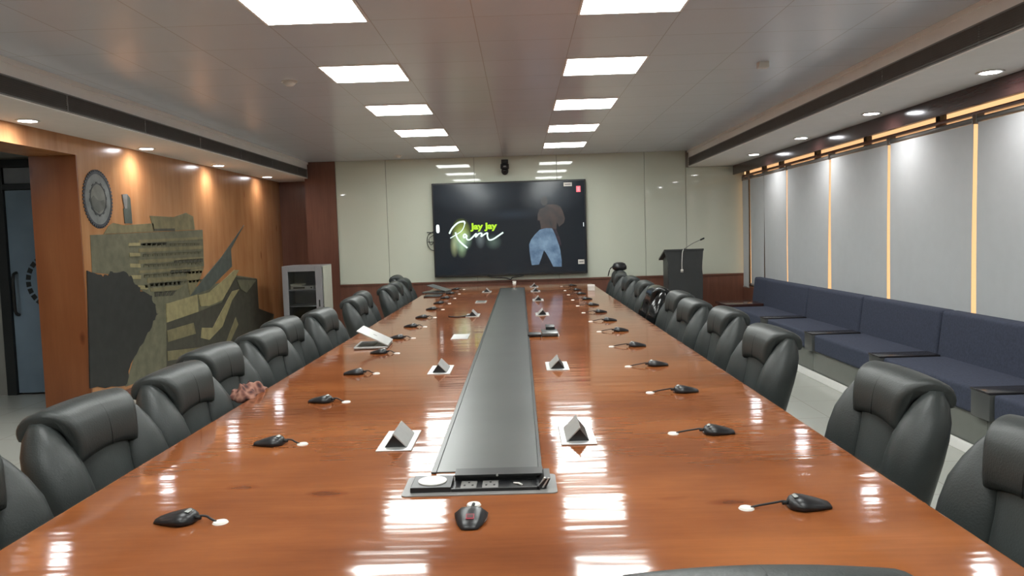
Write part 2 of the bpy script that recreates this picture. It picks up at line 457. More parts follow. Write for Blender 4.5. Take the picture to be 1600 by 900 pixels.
# ================================================================== WALL MURAL AND EMBLEM
def fl(n, c, r=.55): return plain(n, c, r, var=.22, scale=9)
MU = {'olive': fl('mural_olive', srgb(120, 112, 82)), 'light': fl('mural_light_olive', srgb(148, 138, 100)), 'mid': fl('mural_grey_olive', srgb(104, 102, 82)),
      'win': fl('mural_window_olive', srgb(92, 88, 68)), 'dark': fl('mural_dark', srgb(70, 68, 58)), 'tree': fl('mural_foliage', srgb(42, 43, 41)), 'grey': fl('mural_grey', srgb(120, 118, 116)), 'teal': fl('mural_slate', srgb(78, 84, 78))}
POLY = {
'ground':[(7.58, 0.11), (7.75, 0.33), (8.15, 0.62), (8.55, 0.85), (9.5, 0.92), (10.21, 0.96), (10.66, 1.05), (11.58, 0.97), (11.59, 0.52), (12.29, 0.36), (12.09, 0.22), (11.82, -0.73)],
'facade':[(7.13, 1.63), (9.68, 1.7), (9.66, 1.24), (9.26, 1.18), (9.19, 0.91), (8.57, 0.85), (8.29, 0.87), (8.2, 0.99), (7.95, 1.08), (7.72, 1.22), (7.12, 1.28)],
'roofline':[(7.36, 1.64), (7.46, 1.72), (7.55, 1.75), (7.74, 1.73), (8.38, 1.76), (8.39, 1.67)],
'tower':[(7.75, 2.04), (7.85, 2.05), (7.83, 1.9), (7.78, 1.9)],
'towerbody':[(7.85, 2.05), (7.91, 2.01), (7.92, 1.75), (7.77, 1.75), (7.76, 1.9), (7.83, 1.9)],
'roofblock':[(8.31, 1.84), (8.89, 1.84), (9.22, 1.9), (9.42, 1.86), (9.45, 1.7), (8.38, 1.67)],
'sign':[(8.39, 1.7), (8.89, 1.71), (8.89, 1.68), (8.38, 1.68)],
'b1':[(8.04, 1.58), (9.67, 1.61), (9.67, 1.58), (8.03, 1.55)],
'b2':[(8.02, 1.49), (9.67, 1.5), (9.66, 1.46), (8.02, 1.45)],
'b3':[(8.01, 1.37), (9.67, 1.36), (9.66, 1.33), (8.0, 1.33)],
'b4':[(8.0, 1.26), (9.65, 1.24), (9.26, 1.21), (7.99, 1.23)],
'b5':[(8.17, 1.17), (9.18, 1.14), (9.18, 1.11), (8.16, 1.12)],
'b6':[(8.21, 1.06), (9.04, 1.04), (8.9, 1.0), (8.23, 1.02)],
'n1':[(7.82, 1.55), (8.06, 1.55), (8.05, 1.52), (7.81, 1.52)],
'n2':[(7.82, 1.45), (8.04, 1.44), (8.04, 1.41), (7.82, 1.41)],
'n3':[(7.82, 1.34), (8.03, 1.33), (8.03, 1.29), (7.82, 1.3)],
'n4':[(7.82, 1.22), (8.03, 1.21), (8.02, 1.17), (7.81, 1.18)],
'n5':[(7.95, 1.11), (8.16, 1.09), (8.15, 1.05), (7.95, 1.07)],
'w1':[(8.07, 1.54), (8.67, 1.55), (8.66, 1.52), (8.06, 1.52)],
'w2':[(8.82, 1.34), (9.63, 1.34), (9.63, 1.3), (8.82, 1.31)],
'w3':[(8.71, 1.23), (9.26, 1.22), (9.22, 1.18), (8.71, 1.19)],
'w4':[(8.21, 1.11), (8.98, 1.09), (8.97, 1.05), (8.21, 1.08)],
'w5':[(8.3, 1.01), (8.84, 0.99), (8.74, 0.94), (8.3, 0.96)],
'sail':[(11.14, 1.78), (10.58, 1.44), (10.59, 1.2), (10.23, 1.09), (9.77, 0.94), (9.22, 0.9), (9.6, 1.08), (10.26, 1.35)],
'gable':[(9.12, 1.19), (9.65, 1.23), (9.45, 1.04), (9.19, 0.91)],
'rib1':[(9.43, 0.89), (9.76, 0.9), (10.22, 1.02), (10.67, 1.15), (10.84, 1.14), (10.55, 0.97), (10.18, 0.77), (9.74, 0.73), (9.48, 0.75)],
'blk1':[(8.56, 0.86), (9.39, 0.9), (9.4, 0.69), (8.55, 0.65)],
'dark1':[(8.55, 0.65), (9.47, 0.69), (10.18, 0.74), (10.66, 1.05), (11.58, 0.97), (11.59, 0.52), (12.29, 0.36), (11.36, -0.13), (10.89, -0.55), (9.71, -0.31), (9.48, 0.22), (8.48, -0.07)],
'rib2':[(10.81, 0.87), (10.52, 0.74), (10.13, 0.42), (9.68, 0.3), (9.43, 0.36), (9.48, 0.48), (9.81, 0.44), (10.16, 0.64), (10.54, 0.86)],
'blk2':[(8.54, 0.56), (9.24, 0.57), (9.29, 0.43), (8.55, 0.43)],
'blk3':[(8.52, 0.33), (9.78, 0.21), (9.62, 0.13), (8.52, 0.22)],
'post':[(10.62, 0.49), (10.7, 0.38), (10.26, 0.11), (10.13, 0.12)],
'roofr':[(10.74, 1.01), (11.53, 0.96), (11.09, 0.8), (10.86, 0.87)],
'tree':[(7.03, 1.3), (7.11, 1.25), (7.13, 1.3), (7.31, 1.23), (7.49, 1.28), (7.72, 1.25), (7.86, 1.16), (8.0, 1.05), (8.2, 0.99), (8.3, 0.87), (8.33, 0.76), (8.21, 0.67), (8.03, 0.54), (7.7, 0.33), (7.58, 0.11), (6.95, 0.23), (7.01, 1.03)],

}
random.seed(11)
T_ = [q for q in POLY['tree'] if q not in ((7.11, 1.25), (7.13, 1.3))]
tr = [Vector((0, T_[i][0] + (T_[(i + 1) % len(T_)][0] - T_[i][0]) * k / 5, T_[i][1] + (T_[(i + 1) % len(T_)][1] - T_[i][1]) * k / 5)) for i in range(len(T_)) for k in range(5)]
POLY['treeb'] = [(p.y + random.uniform(-.018, .018) * (p.y > 7.2), p.z + random.uniform(-.018, .018)) for p in tr]
POLY['ground'] = [(7.58, .11), (7.75, .33), (8.0, .62), (8.1, .9), (8.4, 1.0), (9.0, 1.0), (9.5, 1.0), (10.21, 1.0), (10.66, 1.08), (11.58, .98), (11.6, .52), (12.29, .36), (12.2, .1), (9, .1)]
for q in ('w1', 'w2', 'w3', 'w4', 'w5'):
    P0 = POLY[q]; a, c = P0[0], P0[1]; d_, e_ = P0[3], P0[2]; n_ = max(3, int((c[0] - a[0]) / .10))
    for k in range(n_):
        t0, t1 = (k + .12) / n_, (k + .88) / n_
        L = lambda u, v, t: (u[0] + (v[0] - u[0]) * t, u[1] + (v[1] - u[1]) * t)
        POLY['%s_%d' % (q, k)] = [L(a, c, t0), L(a, c, t1), L(d_, e_, t1), L(d_, e_, t0)]
for k in range(5):   # faint extra window row lines between the floor bands
    for j in range(14):
        y0 = 8.1 + j * .108; z0 = 1.505 - k * .108 + (.004 if k < 2 else -.006 * (j / 4))
        POLY['x_%d_%d' % (k, j)] = [(y0, z0), (y0 + .075, z0), (y0 + .075, z0 + .028), (y0, z0 + .028)]
mural = empty('wall_mural', 'large olive and grey mural of a campus building on the pine wall', 'mural', (XL, 9.0, 0))
def mp(name, keys, mat, lv):
    bm = B()
    for k in keys:
        pts = [(y - 9.0, max(z, .09)) for y, z in POLY[k]]
        prism(bm, pts, lambda p, s: Vector((.0005 + (lv * .0015 if s else 0), p[0], p[1])))
    bmesh.ops.triangulate(bm, faces=[f for f in bm.faces if len(f.verts) > 4])
    return link(name, bm, MU[mat], mural)
mp('ground', ['ground'], 'mid', 1)
fa = mp('facade', ['facade'], 'mid', 2)
mp('stairs', ['dark1'], 'dark', 3)
mp('roof_structure', ['roofline', 'roofblock'], 'olive', 3)
mp('tower_slate_body', ['towerbody'], 'teal', 4); mp('tower', ['tower'], 'grey', 5)  # tower body printed in flat slate, tower in grey
mp('roof_sign', ['sign'], 'dark', 5)
mp('floor_bands', ['b1', 'b2', 'b3', 'b4', 'b5', 'b6'], 'olive', 4)
mp('balconies', ['n1', 'n2', 'n3', 'n4', 'n5'], 'light', 5)
for q in ('w1', 'w2', 'w3', 'w4', 'w5'):
    P0 = POLY[q]; POLY['l' + q] = [P0[0], P0[1], (P0[1][0], P0[1][1] - .006), (P0[0][0], P0[0][1] - .006)]
    mp('window_row', ['l' + q] + [k for k in POLY if k.startswith(q + '_')], 'dark', 5)
for k in range(5):
    a_, c_ = POLY['x_%d_0' % k], POLY['x_%d_13' % k]
    POLY['lx'] = [a_[3], c_[2], (c_[2][0], c_[2][1] - .005), (a_[3][0], a_[3][1] - .005)]
    mp('window_row', ['lx'] + [q for q in POLY if q.startswith('x_%d_' % k)], 'win', 5)
mp('gable', ['gable'], 'olive', 5); mp('sail_canopy', ['sail'], 'teal', 6)
mp('ribbon', ['rib1', 'rib2', 'blk1'], 'light', 7); mp('terrace', ['blk2', 'blk3', 'post'], 'olive', 7); mp('roof_edge', ['roofr'], 'mid', 8)
mp('tree', ['treeb'], 'tree', 8)

em = empty('wall_emblem', 'round grey gear-edged emblem on the pine wall above the mural', 'emblem', (XL, 7.3, 1.97))
def disc(bm, r, x0, x1, n=48, ry=.25 / .27):
    prism(bm, [(r * ry * math.cos(2 * PI * k / n), r * math.sin(2 * PI * k / n)) for k in range(n)], lambda p, s: Vector((x1 if s else x0, p[0], p[1])))
def gearx(bm, r0, r1, x0, x1, n, duty, ry=.25 / .27):
    for k in range(n):
        a0 = 2 * PI * k / n; a1 = a0 + 2 * PI / n * duty
        prism(bm, [(r * ry * math.cos(a), r * math.sin(a)) for r, a in ((r0, a0), (r1, a0), (r1, a1), (r0, a1))], lambda p, s: Vector((x1 if s else x0, p[0], p[1])))
bm = B(); disc(bm, .245, 0.0005, .006); link('emblem_disc', bm, fl('emblem_grey', srgb(120, 124, 124)), em)
bm = B(); gearx(bm, .240, .262, .0005, .009, 60, 1.0); gearx(bm, .26, .278, .0005, .009, 48, .6); link('emblem_gear_rim', bm, fl('emblem_dark', srgb(62, 66, 74)), em)
bm = B(); gearx(bm, .142, .152, .006, .009, 60, 1.0); gearx(bm, .152, .164, .006, .009, 12, .35); link('emblem_inner_ring', bm, fl('emblem_dark2', srgb(62, 66, 68)), em)
bm = B(); disc(bm, .138, .006, .008); link('emblem_centre', bm, fl('emblem_mid', srgb(116, 118, 112)), em)
bm = B(); prism(bm, [(-.12, .0), (-.08, .03), (-.03, -.005), (.03, -.015), (.10, .0), (.12, -.04), (.09, -.09), (.0, -.125), (-.09, -.09), (-.12, -.04)], lambda p, s: Vector((.010 if s else .008, p[0], p[1])))
link('emblem_landscape', bm, fl('emblem_low', srgb(96, 98, 94)), em)

# ================================================================== BLINDS
def blind(y0, y1, label, z0=.64, tilt=0.0, group='grey roller blinds'):
    t = empty('roller_blind', label, 'blind', (XR, (y0 + y1) / 2, z0), 0, group); h = (y1 - y0) / 2
    bm = B()
    nz = 12
    R0 = []
    for s in (0, 1):
        g = []
        for i in range(nz + 1):
            z = (2.27 - z0) * i / nz
            k = tilt * (1 - i / nz) ** 1.5
            g.append([bm.verts.new(Vector((.004 * math.sin(y * 4 + i * .3) + (.0015 if s else 0), y + (k if j == 0 else 0), z))) for j, y in enumerate([(-h + .012) + (2 * h - .024) * q / 6 for q in range(7)])])
        R0.append(g)
    for s in (0, 1):
        for i in range(nz):
            for j in range(6):
                q = [R0[s][i][j], R0[s][i][j + 1], R0[s][i + 1][j + 1], R0[s][i + 1][j]]
                bm.faces.new(q if s else q[::-1])
    link('blind_fabric', bm, M['shade'], t, True)
    bm = B(); cyl(bm, (.012, 0, 2.295 - z0), .022, 2 * h - .01, 20, axis='y'); link('blind_roller', bm, M['grey'], t, True)
    bm = B(); box(bm, -.006, .008, -h + .012, h - .012, -.02, .004, .003); link('bottom_bar', bm, M['metal'], t)
    for s in (-1, 1):
        bm = B(); box(bm, -.01, .05, s * (h - .006) - .004, s * (h - .006) + .004, 2.265 - z0, 2.335 - z0); link('bracket', bm, M['grey'], t)
ed = [(-2.0, -.62), (-.6, .78), (.8, 2.18), (2.2, 3.22), (3.25, 4.62), (4.65, 6.045), (6.085, 7.445), (7.485, 8.85), (8.885, 10.27), (10.305, 11.235), (11.245, 11.915), (12.0, 12.325)]
nmb = ['behind the camera', 'beside the camera', 'beside the near table end', 'just outside the near sofa', 'above the nearest sofa seat', 'wide and nearest fully seen, right of the brightest gap', 'wide, between the two widest light gaps',
       'third wide one counted from the near window', 'fourth wide one, above the middle of the sofa', 'narrower, its gap lit only halfway down', 'slim, right of the bent dark slit', 'narrowest, hanging in the far corner']
for i, (a, b_) in enumerate(ed):
    blind(a, b_, 'grey roller blind ' + nmb[i], .60 if i == 11 else .66, -.03 if i == 9 else (.04 if i == 8 else 0))

# ================================================================== WINDOW SOFA
def rbox(name, x0, x1, y0, y1, z0, z1, m, parent, bev=.02, seg=4):
    bm = B(); box(bm, x0, x1, y0, y1, z0, z1, bev, seg); return link(name, bm, m, parent, True)
ys = [1.91, 3.345, 4.78, 6.215, 7.65, 9.085, 10.62]
sl = ['nearest, level with the near chairs', 'its front corner behind the near side tray', 'between the two nearest side trays', 'between the second and third visible trays', 'between the third and fourth visible trays', 'farthest, in front of the low end table']
for i in range(6):
    y0, y1 = ys[i], ys[i + 1]
    t = empty('window_sofa', 'navy upholstered bench sofa seat under the blinds, ' + sl[i], 'sofa', (2.9, (y0 + y1) / 2, 0), 0, 'navy sofa seats under the windows'); h = (y1 - y0) / 2
    rbox('plinth', .0, .5, -h + .003, h - .003, 0, .275, M['plinth'], t, .004, 2)
    rbox('seat_cushion', -.03, .50, -h + .10, h - .10, .275, .445, M['navy'], t, .028)
    bm = B(); vs = box(bm, .43, .56, -h + .008, h - .008, .30, .80, .03, 4)
    for v in bm.verts: v.co.x += (v.co.z - .3) * .12
    link('back_cushion', bm, M['navy'], t, True)
bm = B(); vs = box(bm, 3.37, 3.47, 10.63, 11.3, .30, .80, .03, 4)
for v in bm.verts: v.co.x += (v.co.z - .3) * .12
tag(link('back_cushion', bm, M['navy'], None, True), 'navy back cushion above the low end table in the far corner', 'cushion')
tl = ['nearest, in the right foreground', 'second nearest', 'third nearest', 'fourth, halfway along the sofa']
for i, y in enumerate([4.78, 6.215, 7.65, 9.085]):
    t = empty('side_tray', 'dark box tray between navy sofa seats, ' + tl[i], 'tray', (2.86, y, .276), 0, 'dark trays between the sofa seats')
    rbox('tray_box', -.01, .46, -.098, .098, .0, .165, M['strip'], t, .004, 2)
    rbox('tray_top', -.015, .47, -.10, .10, .166, .180, M['tray'], t, .003, 2)
t = empty('end_table', 'low dark end table with glossy brown top in the far window corner', 'table', (2.86, 10.92, 0))
rbox('table_box', 0, .48, -.285, .28, 0, .43, M['tray'], t, .004, 2); rbox('table_top', -.03, .49, -.29, .31, .431, .47, M['valance'], t, .006, 2)

# ================================================================== CONFERENCE TABLE
tb = empty('conference_table', 'long glossy orange pine conference table with a charcoal centre strip', 'table', (-.13, 6.65, 0))
TX0, TX1, TY0, TY1 = -1.205, 1.205, -5.2, 5.17
bm = B(); box(bm, TX0, TX1, TY0, TY1, .70, .75, .006, 3); link('tabletop', bm, M['table'], tb, True)
for f in tb.children[0].data.polygons: f.use_smooth = False
bm = B(); box(bm, TX0 + .05, TX1 - .05, TY0 + .05, TY1 - .05, .62, .70); link('apron', bm, M['wood_red'], tb)
bm = B(); box(bm, -.158, .168, -4.235, 4.5, .7495, .7535, .001, 1); link('centre_strip', bm, M['strip'], tb)
bm = B()
for q in ((-.175, -.158), (.168, .180)): box(bm, q[0], q[1], -4.245, 4.52, .7495, .756, .001, 1)
box(bm, -.175, .18, 4.5, 4.52, .7495, .756)
link('strip_frame', bm, M['frame'], tb)
for k in range(6):
    y = TY0 + .7 + k * 1.78
    bm = B(); box(bm, -.55, .55, y - .03, y + .03, .0, .62, .004, 2); link('leg', bm, M['wood_red'], tb)
bm = B(); box(bm, -.02, .02, TY0 + .7, TY0 + .7 + 5 * 1.78, .15, .60); link('modesty_panel', bm, M['wood_red'], tb)
ZT = .75

# power dock at the near end of the strip
pd = empty('power_dock', 'black table power dock with round white charging pad and open lid', 'power dock', (-.14, 2.28, ZT))
bm = B()
pts = []
for cx, cy, a0 in ((.215, .075, 0), (-.215, .075, 90), (-.215, -.075, 180), (.215, -.075, 270)):
    for k in range(5):
        a = math.radians(a0 + k * 22.5); pts.append((cx + .014 * math.cos(a), cy + .014 * math.sin(a)))
prism(bm, pts, lambda p, s: Vector((p[0], p[1], .003 if s else 0))); link('base_plate', bm, M['grey'], pd)
bm = B(); box(bm, -.205, -.085, -.062, .055, .003, .018, .002, 2); link('charger_block', bm, M['black'], pd)
bm = B(); cyl(bm, (-.145, -.002, .0195), .043, .003, 40); o = link('charging_pad', bm, M['detector'], pd); o['label'] = 'round white charging pad'
bm = B(); box(bm, -.084, .175, -.062, -.055, .003, .012); box(bm, -.084, .175, -.055, .035, .003, .006); box(bm, .17, .178, -.062, .04, .003, .012)
link('socket_tray', bm, M['black'], pd)
for x in (-.035, .03):
    bm = B(); box(bm, x - .024, x + .024, -.048, .02, .006, .009, .001, 1); so = link('power_socket', bm, M['grey'], pd)
    bm = B()
    for q in ((0, .004), (-.012, -.022), (.012, -.022)): box(bm, x + q[0] - .003, x + q[0] + .003, q[1] - .006, q[1] + .006, .009, .0095)
    link('socket_holes', bm, M['rubber'], so)
bm = B(); box(bm, .09, .155, -.046, .018, .006, .0068); link('cable_well', bm, M['rubber'], pd)
bm = B(); tube(bm, [(.10, -.01, .009), (.115, -.02, .011), (.125, -.03, .009)], .003); link('plug', bm, M['detector'], pd, True)
bm = B()
prism(bm, [(.035, .006), (.085, .006), (.085, .028), (.018, .028), (.018, .022), (.035, .022)], lambda p, s: Vector((.19 - .27 * s, p[0], p[1]))); link('lid', bm, M['black'], pd)
bm = B(); cyl(bm, (.05, .017, .0255), .0035, .002, 12, axis='y'); link('lid_knob', bm, M['metal'], pd)
bm = B(); prism(bm, [(.172, .006), (.196, .006), (.210, .034), (.192, .034)], lambda p, s: Vector((p[0], -.055 + .10 * s, p[1]))); link('side_flap', bm, M['black'], pd)
bm = B(); prism(bm, [(.1725, .0085), (.1725, .006), (.192, .036), (.197, .036)], lambda p, s: Vector((p[0] - .001, -.056 + .012 * s, p[1]))); prism(bm, [(.184, .0085), (.188, .006), (.207, .036), (.203, .036)], lambda p, s: Vector((p[0], -.0565 + .006 * s, p[1])))
link('flap_edges', bm, M['metal'], pd)

# microphones
def mic_proto(clen):
    """cable leaves towards +X; body centre at the origin"""
    t = empty('delegate_microphone', 'x', 'microphone')
    bm = B()
    # tapering pentagonal shell
    R = []
    for x, w_, h in ((-.062, .012, .006), (-.058, .022, .012), (-.03, .033, .021), (.005, .041, .030), (.025, .043, .033), (.042, .034, .028), (.052, .020, .016)):
        R.append([Vector((x, -w_, .002)), Vector((x, -w_ * 1.05, h * .45)), Vector((x, -w_ * .62, h * .92)), Vector((x, 0, h)), Vector((x, w_ * .62, h * .92)), Vector((x, w_ * 1.05, h * .45)), Vector((x, w_, .002))])
    rings(bm, R); link('microphone_body', bm, M['black'], t, True)
    bm = B(); prism(bm, [(.028, -.014), (.038, -.012), (.038, .012), (.028, .014)], lambda p, s: Vector((p[0], p[1], (.0330 if p[0] < .03 else .0298) + .0012 * s))); link('label_plate', bm, M['plinth'], t)
    e = clen
    bm = B(); tube(bm, spline([(.048, 0, .012), (.062, 0, .018), (.08 + .2 * (e - .11), .004, .016), (e - .022, .004, .009), (e - .004, 0, .003)], 5), .0032); link('cable', bm, M['rubber'], t, True)
    bm = B(); cyl(bm, (.058, 0, .014), .006, .018, 12, axis='x'); link('cable_sleeve', bm, M['rubber'], t, True)
    bm = B(); cyl(bm, (e + .008, 0, .002), .021, .004, 28, r2=.018); o = link('grommet', bm, M['detector'], t); o['label'] = 'white round cable grommet'
    return t
def where(side, i, n=13):
    if i == 0: return 'nearest on the %s edge of the table' % side
    if i == n - 1: return 'farthest on the %s edge of the table' % side
    return '%s from the near end along the %s edge' % (ORD[i], side)
mt = None
MYL = [2.04, 2.82, 3.56, 4.29, 5.06, 5.8, 6.54, 7.28, 8.1, 8.82, 9.55, 10.3, 11.15]
jit = [0, .05, -.04, .1, -.08, .06, 0, .09, -.05, .04, 0, -.06, .03]
for i, y in enumerate(MYL):
    o = dup(mt) if mt else mic_proto(.115); mt = mt or o
    o.location = (-.955, y, ZT); o.rotation_euler = (0, 0, jit[i] - .12); o['group'] = 'delegate microphones on the mural side'
    o['label'] = 'black desk microphone with white grommet, ' + where('mural-side', i)
mt = None
MYR = [2.03, 2.81, 3.56, 4.29, 5.05, 5.86, 6.58, 7.31, 8.05, 8.81, 9.59, 10.3, 11.2]
for i, y in enumerate(MYR):
    o = dup(mt) if mt else mic_proto(.155); mt = mt or o
    o.location = (.752 - (.04 if i == 1 else 0), y, ZT); o.rotation_euler = (0, 0, PI - jit[(i * 5) % 13]); o['group'] = 'delegate microphones on the window side'
    o['label'] = 'black desk microphone with white grommet, ' + where('window-side', i)
o = dup(mt); 
o.name = 'chairman_microphone'; o.location = (-.151, 1.985, ZT); o.rotation_euler = (0, 0, PI / 2)
del o['group']; o['label'] = 'black desk microphone with lit red key in front of the power dock'
for ch in list(o.children):
    if ch.name.startswith(('cable', 'grommet', 'label_plate')): bpy.data.objects.remove(ch, do_unlink=True)
bm = B(); cyl(bm, (.128, 0, .002), .021, .004, 28, r2=.018); c = link('grommet', bm, M['detector'], o); c['label'] = 'white round cable grommet'
bm = B(); tube(bm, [(.05, 0, .012), (.07, 0, .013), (.10, 0, .010), (.125, 0, .004)], .0045); link('cable', bm, M['rubber'], o, True)
bm = B()
prism(bm, [(-.034, -.011), (-.014, -.011), (-.014, .011), (-.034, .011)], lambda p, s: Vector((p[0], p[1], (.0205 if p[0] < -.02 else .0260) + .0012 * s)))
prism(bm, [(-.030, -.008), (-.018, -.008), (-.018, .008), (-.030, .008)], lambda p, s: Vector((p[0], p[1], (.0222 if p[0] < -.02 else .0253) + .0015 * s)), mi=1)
c = link('red_key', bm, [emis('red_key_light', srgb(215, 70, 90), .25), emis('dark_red_key', srgb(90, 6, 14), .2)], o); c['label'] = 'lit red square key'

# pop-up sockets
def pop_open(mirror=1):
    t = empty('popup_socket', 'x', 'table socket')
    bm = B(); box(bm, -.064, .064, -.14, .14, 0, .0045, .0015, 1); link('socket_plate', bm, M['metal'], t)
    m_ = mirror
    bm = B(); prism(bm, [(-.038 * m_, .005), (.040 * m_, .005), (-.005 * m_, .048)], lambda p, s: Vector((p[0], -.10 + .19 * s, p[1]))); link('socket_block', bm, M['black'], t)
    bm = B(); prism(bm, [(.0445 * m_, .0047), (.040 * m_, .0047), (-.008 * m_, .0525), (-.004 * m_, .0545)], lambda p, s: Vector((p[0], -.104 + .198 * s, p[1]))); link('socket_lid', bm, M['metal'], t)
    return t
def pop_closed(mat):
    t = empty('popup_socket', 'x', 'table socket')
    bm = B(); box(bm, -.064, .064, -.14, .14, 0, .0045, .0015, 1); link('socket_plate', bm, M['metal'], t)
    bm = B(); box(bm, -.045, .045, -.11, .11, .0045, .0065, .001, 1); link('socket_lid', bm, M[mat], t)
    return t
pl = pr = None
for y, st, extra in ((2.82, 'o', 'nearest, beside the near end of the strip'), (4.34, 'o', 'second from the near end'), (5.79, 'c', 'shut flush, a bright flat plate'), (7.37, 'o', 'raised with a cable, halfway down'), (8.9, 'd', 'flat with dark lid'), (10.5, 'o', 'raised, farthest')):
    if st == 'o':
        o = dup(pl) if pl else pop_open(1); pl = pl or o
    else: o = pop_closed('metal' if st == 'c' else 'strip')
    o.location = (-.471, y, ZT); o['group'] = 'pop-up table sockets'; o['label'] = 'aluminium pop-up socket mural side of the strip, ' + extra
for y, st, extra in ((2.84, 'o', 'nearest, beside the near end of the strip'), (4.36, 'o', 'second from the near end'), (7.3, 'o', 'raised, just beyond the dark boxes'), (8.92, 'o', 'raised, third from the far end'), (10.35, 'o', 'raised, second from the far end'), (11.3, 'o', 'raised, farthest')):
    o = dup(pr) if pr else pop_open(-1); pr = pr or o
    o.location = (.192, y, ZT); o['group'] = 'pop-up table sockets'; o['label'] = 'aluminium pop-up socket window side of the strip, ' + extra
o = pop_closed('metal'); o.location = (.21, 5.82, ZT); o['group'] = 'pop-up table sockets'; o['label'] = 'flat aluminium socket plate under the two dark boxes'
bm = B(); box(bm, -.06, .06, -.13, .13, 0, .02, .003, 2); o = link('adapter_box', bm, M['strip'], None, True, (.205, 5.78, .757)); tag(o, 'flat dark grey box lying on a closed table socket', 'adapter')
bm = B(); box(bm, -.035, .035, -.08, .08, 0, .022, .003, 2); o = link('adapter_box', bm, M['black'], None, True, (.215, 5.95, .7775)); tag(o, 'small black adapter on top of the flat grey box', 'adapter')
bm = B(); box(bm, -.05, .05, -.07, .07, 0, .016, .003, 2); o = link('adapter_box', bm, M['black'], None, True, (.09, 5.72, .757)); tag(o, 'small black adapter on the strip edge left of the grey box', 'adapter')
bm = B(); tube(bm, spline([(-.70, 7.28, .756), (-.62, 7.22, .755), (-.55, 7.26, .755), (-.49, 7.27, .765)], 5), .006); tag(link('power_cable', bm, M['rubber'], None, True), 'short black cable lying on the table beside a raised socket', 'cable')

# laptop
lt = empty('laptop', 'silver laptop half open on the mural side of the table', 'laptop', (-1.06, 5.42, ZT), math.radians(3))
bm = B(); box(bm, -.12, .115, -.16, .16, .003, .017, .004, 2); link('laptop_base', bm, M['metal'], lt)
bm = B(); box(bm, -.10, .02, -.135, .135, .0172, .0182); link('keyboard', bm, M['black'], lt)
ang = math.radians(27)
def lidp(a, b, zt): # a: distance from hinge, zt: thickness offset
    return Vector((.115 - a * math.cos(ang) - zt * math.sin(ang) * -1, b, .020 + a * math.sin(ang) + zt * math.cos(ang)))
bm = B(); prism(bm, [(0, -.16), (.235, -.16), (.235, .16), (0, .16)], lambda p, s: lidp(p[0], p[1], .006 * s)); ll = link('laptop_lid', bm, M['metal'], lt)
bm = B(); prism(bm, [(.008, -.15), (.228, -.15), (.228, .15), (.008, .15)], lambda p, s: lidp(p[0], p[1], -.001 + .001 * s)); link('laptop_screen', bm, M['black'], ll)
bm = B(); prism(bm, [(.118 + .016 * math.cos(k * PI / 8), .014 * math.sin(k * PI / 8)) for k in range(16)], lambda p, s: lidp(p[0], p[1], .006 + .0005 * s)); link('lid_mark', bm, M['grey'], ll)

# black folded laptop and papers at the far left end
lt = empty('laptop', 'dark laptop with raised lid at the far mural-side table end', 'laptop', (-1.17, 10.62, ZT), math.radians(-12))
bm = B(); box(bm, -.17, .17, -.14, .14, .003, .022, .004, 2); link('laptop_base', bm, M['strip'], lt)
bm = B(); prism(bm, [(.17, .024), (.17, .032), (-.10, .115), (-.105, .108)], lambda p, s: Vector((p[0], -.14 + .28 * s, p[1]))); link('laptop_lid', bm, M['strip'], lt)
bm = B(); box(bm, -.12, .10, -.18, .18, 0, .014, .004, 2); tag(link('folder', bm, M['black'], None, True, (-1.14, 10.02, ZT + .001)), 'flat black folder on the table in front of the dark laptop', 'folder')
bm = B(); cyl(bm, (0, 0, .04), .022, .08, 20, r2=.028); cyl(bm, (0, 0, .0825), .029, .006, 20); tag(link('paper_cup', bm, M['detector'], None, True, (-.10, 11.45, ZT)), 'tiny white cup standing at the far end of the charcoal strip', 'cup')
# white card box by the far right microphones
bx = empty('paper_box', 'small white paper box beside the far window-side microphones', 'box', (.93, 10.2, ZT))
bm = B(); box(bm, -.045, .045, -.035, .035, 0, .075, .002, 1); link('box_body', bm, M['detector'], bx)
bm = B(); box(bm, -.047, .047, -.037, .037, .055, .078, .002, 1); link('box_lid', bm, M['white'], bx)

